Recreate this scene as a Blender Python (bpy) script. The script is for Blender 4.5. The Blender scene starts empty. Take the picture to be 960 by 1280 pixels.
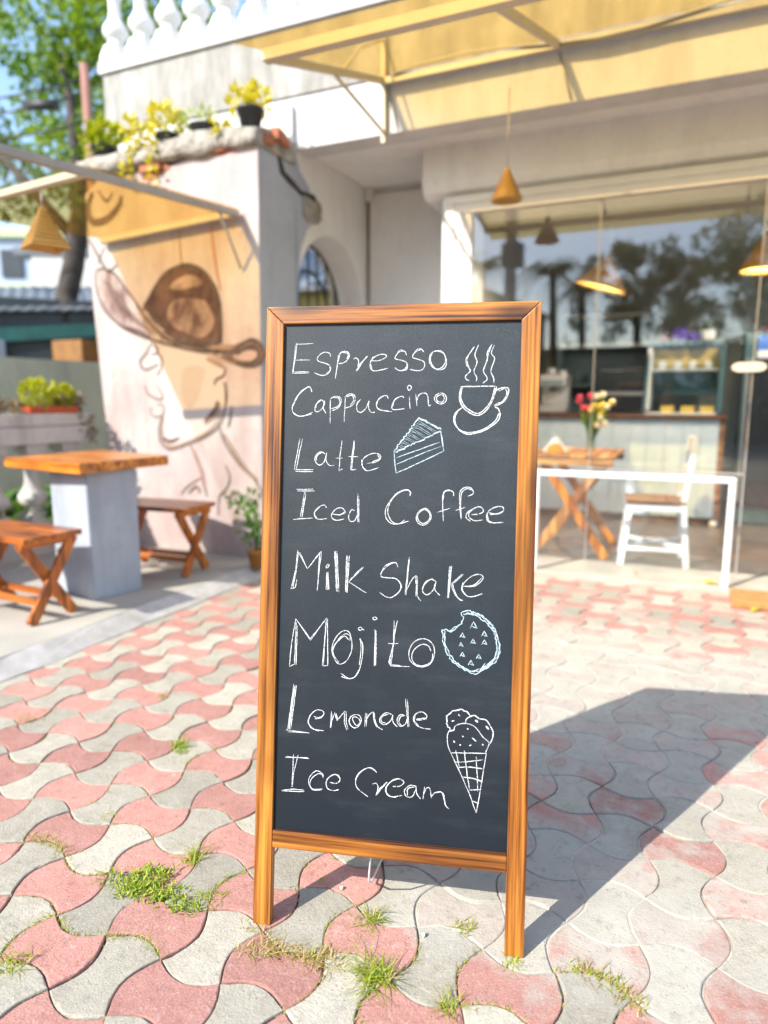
import bpy, bmesh, math, random
from mathutils import Vector, Matrix, noise
R=math.radians
random.seed(11)
scene=bpy.context.scene
COL=scene.collection
# ------------------------------------------------------------------ camera, sky, sun, exposure
cam=bpy.data.objects.new('camera',bpy.data.cameras.new('camera')); COL.objects.link(cam)
cam.location=(0,0,1.15); cam.rotation_euler=(R(90-9.236),0,R(24.39))
cam.data.sensor_fit='VERTICAL'; cam.data.sensor_height=36; cam.data.lens=24.188
cam.data.clip_start=.05; cam.data.clip_end=800
cam.data.dof.use_dof=True; cam.data.dof.focus_distance=1.56; cam.data.dof.aperture_fstop=1.45
scene.camera=cam
SUN_EL=38.7; TS=Vector((-.456*math.cos(R(SUN_EL)),-.89*math.cos(R(SUN_EL)),math.sin(R(SUN_EL)))).normalized()
world=bpy.data.worlds.new('World'); scene.world=world; world.use_nodes=True
wn=world.node_tree.nodes; wn.clear()
wo=wn.new('ShaderNodeOutputWorld'); wb=wn.new('ShaderNodeBackground'); ws=wn.new('ShaderNodeTexSky')
ws.sky_type='NISHITA'; ws.sun_disc=False; ws.sun_elevation=R(SUN_EL); ws.sun_rotation=math.atan2(TS.x,TS.y)
ws.altitude=20; ws.air_density=1.0; ws.dust_density=.8; ws.ozone_density=2.0
wb.inputs['Strength'].default_value=.15
world.node_tree.links.new(ws.outputs[0],wb.inputs[0]); world.node_tree.links.new(wb.outputs[0],wo.inputs[0])
sun=bpy.data.objects.new('sun',bpy.data.lights.new('sun','SUN')); COL.objects.link(sun)
sun.data.energy=3.2; sun.data.angle=R(.5); sun.data.color=(1,.955,.875)
sun.rotation_euler=TS.to_track_quat('Z','Y').to_euler(); sun.location=(-6,-12,12)
vs=scene.view_settings; vs.view_transform='Standard'; vs.look='None'; vs.exposure=1.42; vs.gamma=1; vs.use_curve_mapping=False
scene.cycles.max_bounces=10; scene.cycles.transparent_max_bounces=24; scene.cycles.use_denoising=True
scene.cycles.caustics_reflective=False; scene.cycles.caustics_refractive=False

LETTERS={'espresso':[(1,[690,12901,673,12712,650,12527,623,12378,597,12229]),(1,[660,12893,651,12738,641,12576,628,12418,620,12264]),(1,[682,12872,873,12875,1060,12885]),(1,[629,12521,805,12526,984,12524]),(1,[597,12234,794,12236,985,12244]),(1,[645,12258,807,12266,969,12267]),(1,[1457,12592,1453,12607,1451,12623,1448,12639,1442,12653,1431,12665,1414,12674,1393,12682,1368,12687,1343,12690,1320,12689,1298,12684,1276,12676,1254,12664,1234,12652,1216,12638,1200,12624,1185,12607,1173,12590,1163,12573,1158,12557,1157,12543,1160,12529,1166,12516,1176,12504,1190,12493,1208,12484,1232,12477,1258,12471,1285,12465,1311,12457,1336,12448,1363,12438,1390,12428,1413,12417,1432,12403,1446,12388,1456,12372,1463,12354,1466,12335,1464,12316,1457,12296,1445,12273,1430,12251,1412,12231,1392,12215,1369,12203,1344,12194,1316,12188,1287,12185,1257,12187,1226,12193,1193,12204,1159,12218,1124,12233,1090,12246]),(1,[1439,12374,1443,12358,1449,12342,1454,12326,1456,12310,1453,12293,1441,12276,1424,12259,1403,12241,1382,12224,1362,12206]),(1,[1670,12677,1640,12553,1616,12431,1593,12268,1573,12112]),(1,[1635,12634,1620,12491,1604,12345,1586,12199]),(1,[1650,12633,1664,12647,1678,12662,1691,12676,1706,12688,1723,12696,1742,12701,1765,12704,1788,12704,1809,12701,1827,12695,1841,12685,1854,12670,1864,12653,1870,12635,1873,12617,1871,12597,1865,12576,1855,12554,1844,12534,1831,12516,1817,12500,1800,12486,1782,12473,1763,12462,1744,12453,1724,12447,1703,12443,1682,12441,1661,12439,1640,12437]),(1,[1723,12676,1742,12675,1762,12675,1781,12674,1798,12672,1813,12666,1825,12657,1835,12646,1844,12632,1849,12617,1850,12602,1846,12587,1837,12569,1825,12552,1813,12534,1801,12516]),(1,[1970,12538,1984,12543,1998,12550,2012,12556,2025,12559,2037,12557,2049,12549,2060,12537,2070,12521,2078,12503,2083,12485,2085,12464,2083,12442,2079,12417,2075,12393,2071,12369]),(1,[2035,12277,2079,12348,2114,12427,2198,12508,2281,12592]),(1,[2059,12283,2103,12355,2144,12432,2207,12519,2263,12598]),(1,[2362,12496,2395,12495,2427,12492,2459,12490,2491,12491,2523,12495,2558,12505,2595,12518,2631,12534,2661,12551,2682,12565,2692,12578,2694,12592,2689,12604,2679,12615,2666,12622,2647,12628,2622,12631,2593,12631,2563,12629,2535,12624,2508,12615,2480,12604,2452,12589,2427,12572,2405,12553,2385,12531,2368,12506,2353,12478,2341,12451,2335,12425,2334,12400,2337,12374,2344,12349,2354,12327,2367,12309,2381,12296,2396,12285,2414,12278,2438,12274,2470,12274,2513,12280,2564,12290,2620,12303,2677,12317,2731,12330]),(1,[2404,12582,2390,12556,2375,12531,2360,12505,2349,12479,2343,12453,2344,12428,2351,12402,2361,12376,2372,12350,2381,12324]),(1,[3130,12603,3122,12622,3115,12642,3107,12662,3098,12678,3084,12689,3065,12694,3041,12695,3016,12691,2991,12685,2969,12676,2950,12664,2933,12646,2917,12627,2903,12608,2893,12591,2886,12578,2880,12565,2878,12554,2879,12544,2886,12534,2899,12527,2917,12521,2940,12516,2964,12511,2988,12505,3014,12498,3044,12490,3073,12482,3099,12472,3119,12461,3132,12446,3140,12429,3145,12411,3145,12393,3141,12375,3133,12357,3119,12337,3102,12318,3084,12302,3066,12290,3047,12283,3026,12278,3005,12277,2984,12278,2965,12282,2947,12290,2930,12301,2914,12314,2898,12327,2882,12340]),(1,[3099,12675,3078,12686,3057,12699,3037,12710,3016,12718,2997,12719,2979,12710,2962,12694,2945,12674,2929,12653,2912,12634]),(1,[3158,12418,3155,12394,3154,12368,3152,12344,3147,12321,3137,12304,3121,12292,3098,12285,3073,12280,3047,12276,3023,12270]),(1,[3501,12670,3490,12682,3480,12695,3469,12708,3457,12717,3443,12722,3425,12721,3404,12716,3383,12707,3362,12697,3343,12686,3326,12674,3310,12660,3295,12645,3283,12630,3273,12616,3266,12603,3261,12589,3260,12576,3262,12564,3269,12553,3283,12544,3304,12537,3327,12530,3353,12523,3376,12515,3400,12507,3426,12500,3451,12491,3474,12482,3492,12472,3505,12460,3514,12446,3519,12432,3522,12417,3522,12400,3520,12381,3515,12359,3507,12337,3496,12317,3482,12301,3465,12290,3444,12282,3420,12277,3395,12274,3368,12274,3339,12276,3308,12281,3275,12289,3242,12296,3209,12303]),(1,[3457,12733,3436,12734,3416,12737,3396,12739,3376,12737,3356,12729,3337,12711,3317,12687,3298,12659,3279,12629,3259,12602]),(1,[3799,12695,3770,12691,3735,12683,3700,12672,3673,12654,3652,12628,3636,12596,3625,12561,3619,12527,3619,12494,3624,12461,3635,12429,3651,12399,3674,12370,3703,12342,3735,12319,3767,12305,3799,12303,3833,12309,3866,12322,3894,12341,3918,12366,3940,12397,3957,12432,3967,12467,3969,12503,3964,12541,3955,12578,3943,12609,3930,12633,3913,12652,3895,12668,3876,12680,3859,12689,3842,12695,3822,12697,3799,12695]),(1,[3814,12681,3784,12687,3754,12689,3725,12686,3701,12674,3680,12650,3661,12616,3648,12578,3641,12541,3642,12505,3649,12469,3662,12432,3679,12399,3702,12366,3730,12334,3762,12307,3796,12291,3835,12287,3878,12293,3920,12306,3951,12326,3970,12354,3980,12389,3985,12428,3984,12467,3978,12507,3966,12550,3949,12591,3929,12623,3904,12646,3875,12662,3844,12673,3814,12681])],
'cappuccino':[(1,[1055,11823,1048,11843,1042,11864,1035,11885,1027,11903,1017,11916,1007,11926,997,11934,985,11938,970,11936,947,11925,915,11905,876,11876,832,11842,790,11804,754,11765,723,11724,693,11678,667,11631,645,11585,629,11545,619,11510,614,11478,614,11449,618,11423,626,11398,638,11376,654,11355,673,11337,696,11322,720,11311,745,11301,773,11295,804,11292,837,11292,872,11296,910,11307,952,11323,995,11341,1039,11361,1081,11379]),(1,[977,11940,938,11917,898,11896,858,11874,820,11846,783,11809,749,11759,717,11698,686,11633,655,11565,624,11501]),(1,[658,11354,683,11340,707,11323,731,11308,760,11296,796,11290,842,11293,895,11302,953,11315,1011,11329,1067,11341]),(1,[1347,11589,1332,11603,1317,11618,1302,11633,1287,11643,1271,11648,1253,11644,1234,11636,1215,11623,1197,11607,1182,11589,1168,11569,1155,11545,1144,11520,1135,11495,1130,11473,1130,11452,1132,11432,1138,11414,1146,11400,1157,11391,1171,11388,1189,11390,1209,11395,1228,11404,1246,11414,1263,11428,1278,11444,1293,11463,1307,11483,1319,11502,1329,11522,1336,11542,1343,11563,1349,11583,1356,11604]),(1,[1346,11633,1339,11600,1331,11567,1324,11534,1319,11502,1320,11473,1327,11447,1339,11423,1353,11401,1369,11379,1383,11357]),(1,[1285,11656,1260,11637,1234,11618,1208,11599,1185,11580,1167,11560,1157,11540,1153,11520,1152,11499,1151,11479,1149,11458]),(1,[1474,11662,1475,11531,1477,11400,1478,11266,1484,11139]),(1,[1480,11677,1500,11689,1520,11702,1540,11715,1561,11724,1583,11729,1608,11728,1635,11723,1662,11715,1686,11704,1703,11691,1714,11675,1719,11656,1721,11634,1719,11612,1715,11590,1707,11566,1697,11542,1684,11517,1668,11493,1649,11474,1627,11458,1601,11446,1573,11436,1544,11426,1516,11415]),(1,[1524,11706,1553,11702,1583,11700,1612,11697,1638,11692,1659,11682,1673,11668,1683,11650,1689,11630,1692,11609,1691,11590,1686,11571,1678,11552,1666,11534,1651,11517,1633,11503,1612,11491,1586,11482,1557,11474,1528,11467,1500,11459]),(1,[1807,11706,1804,11575,1803,11439,1796,11304,1796,11169]),(1,[1792,11706,1812,11722,1832,11739,1852,11756,1873,11770,1894,11778,1918,11780,1943,11778,1969,11773,1991,11763,2007,11749,2018,11729,2025,11703,2028,11674,2027,11645,2022,11619,2014,11596,2001,11573,1984,11552,1965,11534,1945,11518,1922,11505,1896,11496,1868,11489,1840,11482,1813,11474]),(1,[1822,11706,1850,11717,1879,11731,1908,11743,1934,11750,1954,11749,1970,11736,1982,11713,1990,11686,1994,11658,1992,11633,1984,11612,1970,11592,1952,11572,1932,11552,1915,11532]),(1,[2148,11662,2131,11643,2113,11624,2096,11605,2081,11584,2071,11561,2066,11533,2065,11501,2067,11469,2072,11439,2081,11417,2093,11401,2110,11389,2130,11382,2150,11379,2170,11382,2190,11392,2211,11407,2233,11427,2253,11450,2271,11475,2286,11502,2299,11533,2311,11567,2322,11601,2334,11633]),(1,[2334,11633,2332,11601,2329,11567,2327,11533,2326,11502,2329,11475,2337,11451,2348,11429,2362,11410,2376,11394,2390,11383,2405,11377,2421,11376,2437,11379,2453,11382,2470,11383]),(1,[2754,11676,2748,11690,2742,11706,2737,11720,2729,11732,2717,11739,2701,11742,2681,11741,2659,11737,2637,11730,2616,11719,2594,11705,2572,11686,2550,11664,2531,11641,2516,11619,2507,11596,2500,11572,2498,11547,2499,11524,2505,11504,2513,11486,2525,11470,2542,11456,2564,11444,2594,11432,2634,11423,2682,11415,2736,11409,2790,11402,2842,11396]),(1,[2659,11739,2634,11725,2607,11712,2581,11698,2558,11682,2539,11662,2525,11638,2516,11609,2509,11579,2503,11548,2495,11518]),(1,[3095,11690,3088,11699,3082,11710,3075,11719,3065,11726,3051,11728,3030,11725,3003,11718,2974,11708,2946,11694,2922,11676,2902,11653,2883,11623,2866,11591,2853,11560,2845,11533,2840,11510,2837,11487,2839,11468,2849,11452,2870,11441,2905,11438,2953,11442,3007,11448,3063,11456,3116,11462]),(1,[3022,11728,2995,11713,2967,11699,2939,11684,2914,11668,2894,11648,2880,11623,2872,11595,2866,11565,2861,11534,2854,11504]),(1,[3210,11719,3220,11589,3237,11454]),(1,[3170,11933,3176,11942,3184,11952,3194,11959,3204,11961,3215,11959,3228,11952,3240,11943,3248,11933,3250,11921,3249,11907,3246,11893,3240,11881,3233,11871,3222,11862,3211,11855,3201,11853,3192,11858,3184,11867,3176,11879,3171,11890,3168,11901,3167,11912,3167,11923,3170,11933]),(1,[3347,11776,3366,11646,3379,11520]),(1,[3370,11633,3380,11661,3389,11689,3398,11717,3410,11742,3424,11761,3444,11776,3468,11786,3493,11793,3517,11796,3538,11795,3555,11791,3570,11784,3584,11772,3595,11756,3605,11733,3613,11698,3617,11653,3621,11605,3625,11562,3630,11534,3638,11523,3648,11524,3658,11532,3668,11542,3678,11548]),(1,[3865,11795,3840,11786,3812,11771,3786,11753,3768,11733,3757,11710,3752,11684,3753,11657,3762,11633,3781,11611,3809,11589,3841,11572,3871,11563,3901,11564,3933,11573,3962,11588,3984,11605,3997,11627,4004,11653,4006,11680,4004,11704,3996,11725,3984,11744,3968,11761,3951,11775,3932,11785,3911,11793,3888,11797,3865,11795]),(1,[3909,11761,3884,11759,3853,11749,3824,11735,3805,11718,3797,11697,3795,11670,3801,11644,3813,11625,3836,11612,3869,11603,3902,11600,3927,11605,3943,11621,3953,11647,3958,11675,3959,11699,3953,11719,3942,11738,3927,11753,3909,11761])],
'latte':[(1,[808,10798,777,10634,755,10475,722,10292,697,10107]),(1,[863,10798,841,10659,809,10523,784,10387,764,10250,734,10107]),(1,[697,10115,840,10116,984,10116,1127,10123]),(1,[728,10078,924,10074,1122,10079]),(1,[1390,10468,1369,10480,1347,10494,1326,10507,1305,10516,1283,10516,1260,10507,1235,10490,1211,10468,1190,10444,1174,10421,1165,10399,1160,10375,1159,10350,1161,10326,1168,10304,1180,10284,1198,10263,1218,10244,1240,10230,1261,10224,1281,10227,1304,10236,1326,10251,1347,10271,1364,10293,1378,10319,1388,10351,1397,10385,1405,10420,1414,10454]),(1,[1419,10498,1415,10465,1410,10431,1406,10398,1405,10366,1408,10337,1417,10309,1431,10282,1449,10257,1467,10237,1486,10222,1505,10215,1526,10214,1547,10217,1569,10221,1590,10223]),(1,[1329,10511,1303,10497,1277,10483,1251,10469,1228,10454,1210,10437,1200,10416,1195,10393,1193,10368,1192,10344,1189,10319]),(1,[1756,10763,1741,10595,1720,10429,1715,10269,1704,10109]),(1,[1616,10384,1701,10382,1780,10386]),(1,[1704,10103,1745,10127,1786,10151]),(1,[2023,10766,2010,10611,1990,10452,1977,10298,1965,10142]),(1,[2038,10751,2028,10606,2009,10458,2001,10307,1988,10157]),(1,[1913,10417,2015,10419,2120,10420]),(1,[1965,10142,1975,10140,1985,10137,1996,10134,2007,10132,2018,10132,2030,10133,2043,10135,2056,10138,2070,10141,2083,10144]),(1,[2330,10278,2370,10284,2411,10288,2451,10293,2488,10300,2520,10310,2548,10324,2574,10341,2595,10360,2611,10379,2620,10398,2622,10416,2617,10436,2607,10455,2592,10471,2574,10483,2552,10491,2524,10497,2493,10499,2460,10497,2428,10490,2392,10478,2354,10461,2315,10440,2280,10417,2254,10393,2235,10366,2221,10337,2212,10307,2210,10276,2213,10247,2223,10218,2238,10186,2259,10156,2286,10132,2319,10119,2362,10120,2413,10132,2470,10150,2527,10170,2582,10187]),(1,[2545,10469,2558,10451,2574,10434,2588,10416,2595,10399,2591,10383,2573,10367,2543,10352,2506,10338,2467,10323,2432,10309]),(1,[2201,10363,2206,10330,2210,10295,2215,10261,2220,10230,2229,10204,2241,10185,2256,10170,2272,10158,2289,10146,2304,10133])],
'mojito':[(1,[808,6827,791,6692,767,6551,748,6419,728,6280,717,6147,704,6014,696,5878,687,5747]),(1,[823,6750,819,6633,822,6515,815,6400,813,6286,812,6166,813,6054,804,5936,806,5819,753,5796,708,5766]),(1,[846,6674,848,6554,846,6428,847,6301,839,6182,846,6055,841,5930,841,5808]),(1,[808,6827,898,6712,982,6601,1069,6486,1157,6369,1228,6472,1295,6574,1365,6681,1439,6782,1508,6884]),(1,[855,6765,931,6673,1002,6586,1075,6496,1145,6402,1231,6508,1318,6617,1399,6727,1483,6837]),(1,[1508,6884,1501,6747,1493,6601,1479,6461,1470,6323,1460,6199,1454,6075,1446,5942,1435,5820]),(1,[1530,6865,1532,6733,1534,6606,1540,6477,1545,6350,1545,6228,1555,6096,1557,5973,1560,5841,1499,5830,1443,5818]),(1,[1497,6812,1489,6686,1490,6564,1485,6447,1476,6322,1471,6201,1469,6079,1462,5960,1461,5835]),(1,[1882,6615,1843,6592,1802,6556,1763,6513,1729,6466,1699,6413,1672,6353,1652,6291,1643,6231,1646,6171,1659,6110,1678,6053,1701,6004,1726,5961,1755,5924,1787,5896,1822,5883,1859,5887,1900,5906,1940,5934,1976,5970,2008,6013,2037,6066,2062,6123,2080,6180,2089,6237,2091,6296,2089,6355,2082,6409,2072,6463,2058,6516,2040,6563,2018,6597,1989,6617,1955,6627,1918,6626,1882,6615]),(1,[2043,6407,2044,6429,2047,6451,2049,6472,2048,6492,2041,6509,2027,6525,2008,6540,1986,6552,1961,6558,1935,6554,1907,6540,1876,6516,1843,6486,1811,6453,1782,6418,1755,6379,1727,6336,1702,6290,1682,6246,1670,6207,1665,6172,1667,6141,1675,6111,1686,6083,1699,6055,1716,6027,1737,6000,1761,5973,1785,5947,1808,5921]),(1,[2016,6431,1996,6449,1976,6469,1956,6488,1935,6501,1911,6502,1882,6488,1851,6464,1819,6432,1787,6398,1757,6365,1730,6333,1705,6298,1680,6263,1655,6227,1631,6191]),(1,[2254,6470,2271,6444,2289,6420,2307,6395,2321,6363,2330,6322,2334,6267,2333,6200,2329,6129,2322,6057,2313,5990,2302,5928,2288,5865,2272,5806,2252,5751,2229,5705,2202,5666,2171,5632,2137,5605,2101,5587,2064,5580,2024,5586,1983,5605,1939,5632,1896,5661,1853,5686]),(1,[2275,6471,2279,6428,2285,6387,2290,6344,2293,6298,2293,6244,2291,6180,2285,6110,2278,6035,2270,5959,2264,5886]),(1,[2253,5783,2237,5750,2222,5714,2206,5680,2188,5649,2167,5625,2140,5608,2109,5596,2076,5589,2043,5585,2012,5584,1982,5586,1953,5592,1925,5600,1896,5610,1867,5618]),(1,[2218,6684,2224,6695,2238,6707,2255,6716,2269,6720,2281,6716,2295,6705,2305,6693,2308,6682,2302,6671,2288,6660,2272,6652,2257,6648,2245,6653,2231,6662,2221,6674,2218,6684]),(1,[2308,6682,2331,6671,2353,6654]),(1,[2566,6678,2583,6673,2600,6662,2597,6537,2598,6407,2595,6280,2596,6147,2594,6025,2594,5894]),(1,[2618,6663,2617,6538,2621,6408,2621,6286,2621,6158,2623,6031,2624,5903]),(1,[2592,6654,2599,6530,2600,6404,2603,6279,2604,6155,2612,6035,2611,5908]),(1,[2534,6930,2541,6939,2554,6948,2570,6955,2585,6958,2599,6953,2614,6943,2626,6932,2629,6922,2621,6913,2604,6903,2584,6896,2568,6893,2556,6898,2544,6908,2536,6920,2534,6930]),(1,[3003,6902,3006,6740,3001,6579,3007,6412,2976,6276,2943,6136,2909,5992,2932,5960,2957,5919,3163,5922,3367,5930]),(1,[3077,6906,3045,6751,3017,6597,3006,6433,2987,6263,2975,6103,2957,5934]),(1,[2937,6102,2941,6029,2941,5948,3046,5940,3158,5941]),(1,[2883,6399,2992,6401,3109,6412]),(1,[3632,6546,3587,6538,3539,6522,3492,6498,3451,6468,3417,6430,3387,6382,3364,6331,3349,6279,3341,6226,3341,6169,3350,6115,3370,6067,3404,6026,3451,5988,3504,5959,3556,5942,3610,5938,3667,5945,3722,5961,3769,5985,3806,6019,3837,6062,3862,6110,3879,6159,3890,6212,3893,6268,3889,6324,3880,6372,3864,6412,3842,6448,3816,6478,3786,6503,3752,6523,3714,6537,3674,6546,3632,6546]),(1,[3815,6292,3805,6314,3796,6337,3787,6359,3775,6379,3758,6395,3736,6408,3710,6419,3681,6427,3651,6429,3620,6423,3587,6409,3551,6388,3515,6361,3482,6331,3455,6301,3436,6269,3421,6234,3411,6198,3405,6163,3405,6130,3410,6100,3421,6070,3436,6042,3456,6017,3479,5998,3506,5982,3539,5970,3575,5962,3611,5959,3647,5963,3685,5973,3726,5990,3766,6012,3801,6037,3827,6065,3843,6097,3851,6133,3853,6172,3855,6211,3859,6249])],
'lemonade':[(1,[797,5382,785,5237,770,5094,752,4952,739,4809,717,4656,701,4507,678,4359]),(1,[861,5350,842,5215,827,5079,815,4943,797,4813,783,4667,768,4527,750,4379]),(1,[832,5356,815,5220,795,5079,782,4941,764,4793,742,4653,721,4518,707,4375]),(1,[812,5341,797,5212,786,5073,776,4942,768,4811,750,4666,736,4518,721,4368]),(1,[636,4350,776,4344,909,4335,1045,4329,1180,4321]),(1,[680,4309,826,4317,979,4323,1123,4325]),(1,[1270,4696,1293,4691,1316,4684,1339,4678,1361,4675,1384,4677,1409,4686,1435,4701,1461,4719,1482,4737,1495,4754,1500,4771,1499,4790,1492,4808,1480,4823,1465,4835,1444,4842,1416,4848,1385,4850,1353,4847,1323,4838,1294,4820,1262,4796,1232,4766,1205,4735,1185,4703,1171,4671,1161,4636,1156,4601,1155,4566,1160,4536,1171,4507,1186,4481,1206,4456,1231,4436,1263,4419,1302,4409,1349,4403,1401,4401,1454,4400,1504,4397]),(1,[1300,4643,1329,4650,1360,4656,1390,4662,1418,4670,1440,4681,1457,4696,1468,4712,1477,4731,1485,4750,1495,4768]),(1,[1199,4718,1185,4687,1170,4655,1156,4623,1146,4592,1146,4562,1155,4533,1173,4504,1197,4477,1223,4452,1248,4432,1274,4417,1303,4406,1332,4398,1362,4391,1391,4382]),(1,[1668,4836,1662,4709,1658,4584,1652,4463]),(1,[1686,4796,1678,4637,1665,4478]),(1,[1674,4603,1707,4708,1747,4814,1770,4727,1793,4645,1882,4754,1970,4867]),(1,[1770,4802,1794,4729,1813,4655]),(1,[1956,4866,1962,4742,1962,4625,1989,4534,2022,4451]),(1,[1992,4868,2001,4746,2004,4628,2025,4556,2049,4481]),(1,[2208,4808,2180,4800,2149,4786,2120,4767,2099,4745,2084,4717,2075,4684,2071,4650,2074,4620,2084,4592,2101,4566,2123,4544,2146,4530,2171,4522,2201,4520,2230,4525,2257,4538,2282,4562,2306,4596,2325,4633,2337,4667,2338,4699,2333,4731,2321,4760,2306,4782,2287,4797,2262,4806,2235,4810,2208,4808]),(1,[2141,4707,2144,4728,2157,4744,2176,4753,2196,4758,2217,4755,2243,4746,2267,4733,2286,4718,2299,4701,2308,4680,2313,4658,2310,4638,2297,4615,2276,4590,2251,4571,2228,4569,2204,4591,2176,4630,2153,4674,2141,4707]),(1,[2112,4773,2101,4751,2088,4728,2076,4705,2067,4682,2064,4660,2068,4638,2077,4615,2089,4593,2103,4572,2117,4555,2132,4541,2149,4530,2167,4520,2185,4511,2202,4501]),(1,[2429,4865,2420,4709,2417,4551]),(1,[2457,4854,2456,4712,2450,4567]),(1,[2426,4661,2443,4696,2460,4734,2477,4771,2495,4804,2513,4831,2532,4853,2553,4872,2574,4885,2593,4891,2608,4887,2618,4869,2624,4839,2628,4803,2632,4765,2639,4731,2648,4700,2658,4669,2669,4638,2682,4610,2698,4586,2718,4568,2741,4555,2765,4544,2791,4534,2815,4522]),(1,[2594,4878,2600,4839,2606,4799,2612,4760,2618,4723,2626,4690,2636,4662,2648,4637,2660,4616,2672,4594,2684,4572]),(1,[3006,4868,2981,4876,2956,4887,2931,4896,2907,4902,2882,4899,2856,4887,2828,4868,2802,4844,2778,4818,2761,4795,2750,4773,2743,4749,2741,4725,2743,4704,2750,4686,2765,4670,2785,4656,2810,4645,2837,4639,2861,4640,2886,4649,2912,4665,2938,4685,2962,4708,2982,4731,2997,4753,3008,4778,3016,4804,3024,4831,3034,4856]),(1,[3020,4869,3022,4836,3023,4802,3024,4768,3029,4736,3037,4708,3052,4684,3071,4663,3092,4644,3115,4626,3135,4607]),(1,[2937,4876,2909,4864,2878,4853,2848,4841,2822,4828,2802,4812,2788,4791,2778,4767,2773,4742,2773,4719,2777,4701,2789,4690,2807,4684,2830,4681,2853,4678,2874,4673]),(1,[3270,4884,3249,4881,3227,4880,3205,4878,3186,4873,3169,4862,3154,4844,3141,4821,3130,4795,3124,4768,3122,4743,3128,4718,3139,4691,3154,4665,3171,4644,3189,4633,3210,4631,3235,4637,3260,4649,3284,4666,3304,4685,3318,4708,3328,4737,3336,4769,3344,4802,3352,4833]),(1,[3299,4872,3278,4866,3256,4861,3234,4856,3214,4848,3199,4835,3186,4816,3176,4792,3168,4765,3164,4739,3164,4717,3169,4701,3179,4687,3192,4674,3206,4662,3218,4649]),(1,[3296,5232,3309,5090,3332,4946,3344,4785,3363,4626]),(1,[3334,5220,3350,5066,3361,4920,3370,4778,3386,4634]),(1,[3547,4790,3580,4794,3614,4798,3648,4802,3679,4808,3704,4816,3725,4828,3743,4843,3756,4860,3764,4876,3765,4893,3757,4910,3740,4930,3719,4948,3695,4963,3671,4972,3647,4973,3620,4969,3592,4960,3565,4948,3543,4933,3523,4915,3505,4891,3489,4866,3478,4839,3474,4813,3476,4788,3485,4761,3498,4734,3515,4709,3535,4689,3558,4671,3585,4657,3616,4645,3648,4636,3680,4628,3714,4623,3749,4621,3785,4620,3822,4620,3858,4619]),(1,[3532,4803,3571,4813,3613,4824,3654,4834,3690,4842,3718,4846,3735,4845,3745,4841,3751,4834,3755,4827,3761,4821]),(1,[3516,4874,3510,4854,3503,4833,3497,4813,3494,4793,3498,4772,3510,4751,3528,4729,3550,4708,3572,4686,3593,4664])],
'iced':[(1,[759,9682,946,9685,1138,9696]),(1,[775,9647,979,9651,1175,9655]),(1,[973,9642,958,9499,937,9355,914,9207,896,9068]),(1,[943,9633,924,9491,903,9349,881,9212,856,9067]),(1,[699,9015,843,9035,993,9045,1138,9063]),(1,[1449,9288,1441,9302,1433,9318,1425,9332,1415,9344,1402,9351,1385,9352,1365,9349,1343,9342,1320,9332,1298,9319,1274,9302,1248,9281,1222,9258,1201,9233,1186,9208,1179,9181,1178,9152,1181,9123,1188,9097,1198,9076,1213,9061,1232,9050,1254,9043,1279,9038,1305,9036,1333,9036,1364,9041,1396,9047,1429,9054,1461,9060]),(1,[1327,9343,1294,9309,1256,9275,1221,9241,1192,9208,1175,9178,1172,9152,1182,9128,1197,9107,1215,9085,1229,9063]),(1,[1572,9160,1609,9156,1648,9152,1685,9148,1721,9147,1751,9150,1779,9160,1806,9174,1828,9192,1845,9209,1854,9226,1853,9241,1844,9259,1829,9275,1811,9288,1793,9297,1772,9300,1749,9301,1723,9298,1698,9290,1674,9279,1649,9261,1624,9238,1599,9211,1579,9184,1566,9160,1561,9137,1562,9114,1568,9093,1577,9074,1589,9058,1605,9046,1623,9037,1645,9031,1669,9027,1695,9026,1723,9029,1753,9035,1785,9043,1817,9052,1849,9060]),(1,[1838,9254,1847,9243,1859,9232,1870,9220,1875,9209,1869,9197,1851,9185,1823,9172,1790,9160,1754,9147,1722,9135]),(1,[2076,9246,2061,9251,2045,9258,2030,9264,2015,9265,2001,9258,1988,9241,1973,9215,1961,9185,1951,9154,1945,9126,1945,9101,1949,9075,1956,9051,1965,9031,1978,9017,1995,9010,2016,9007,2040,9009,2063,9017,2081,9029,2096,9047,2107,9073,2117,9102,2127,9132,2137,9161]),(1,[2131,9624,2134,9468,2139,9311,2150,9161,2153,9002]),(1,[2156,9581,2166,9433,2165,9289,2171,9139,2180,8994])],
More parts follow.
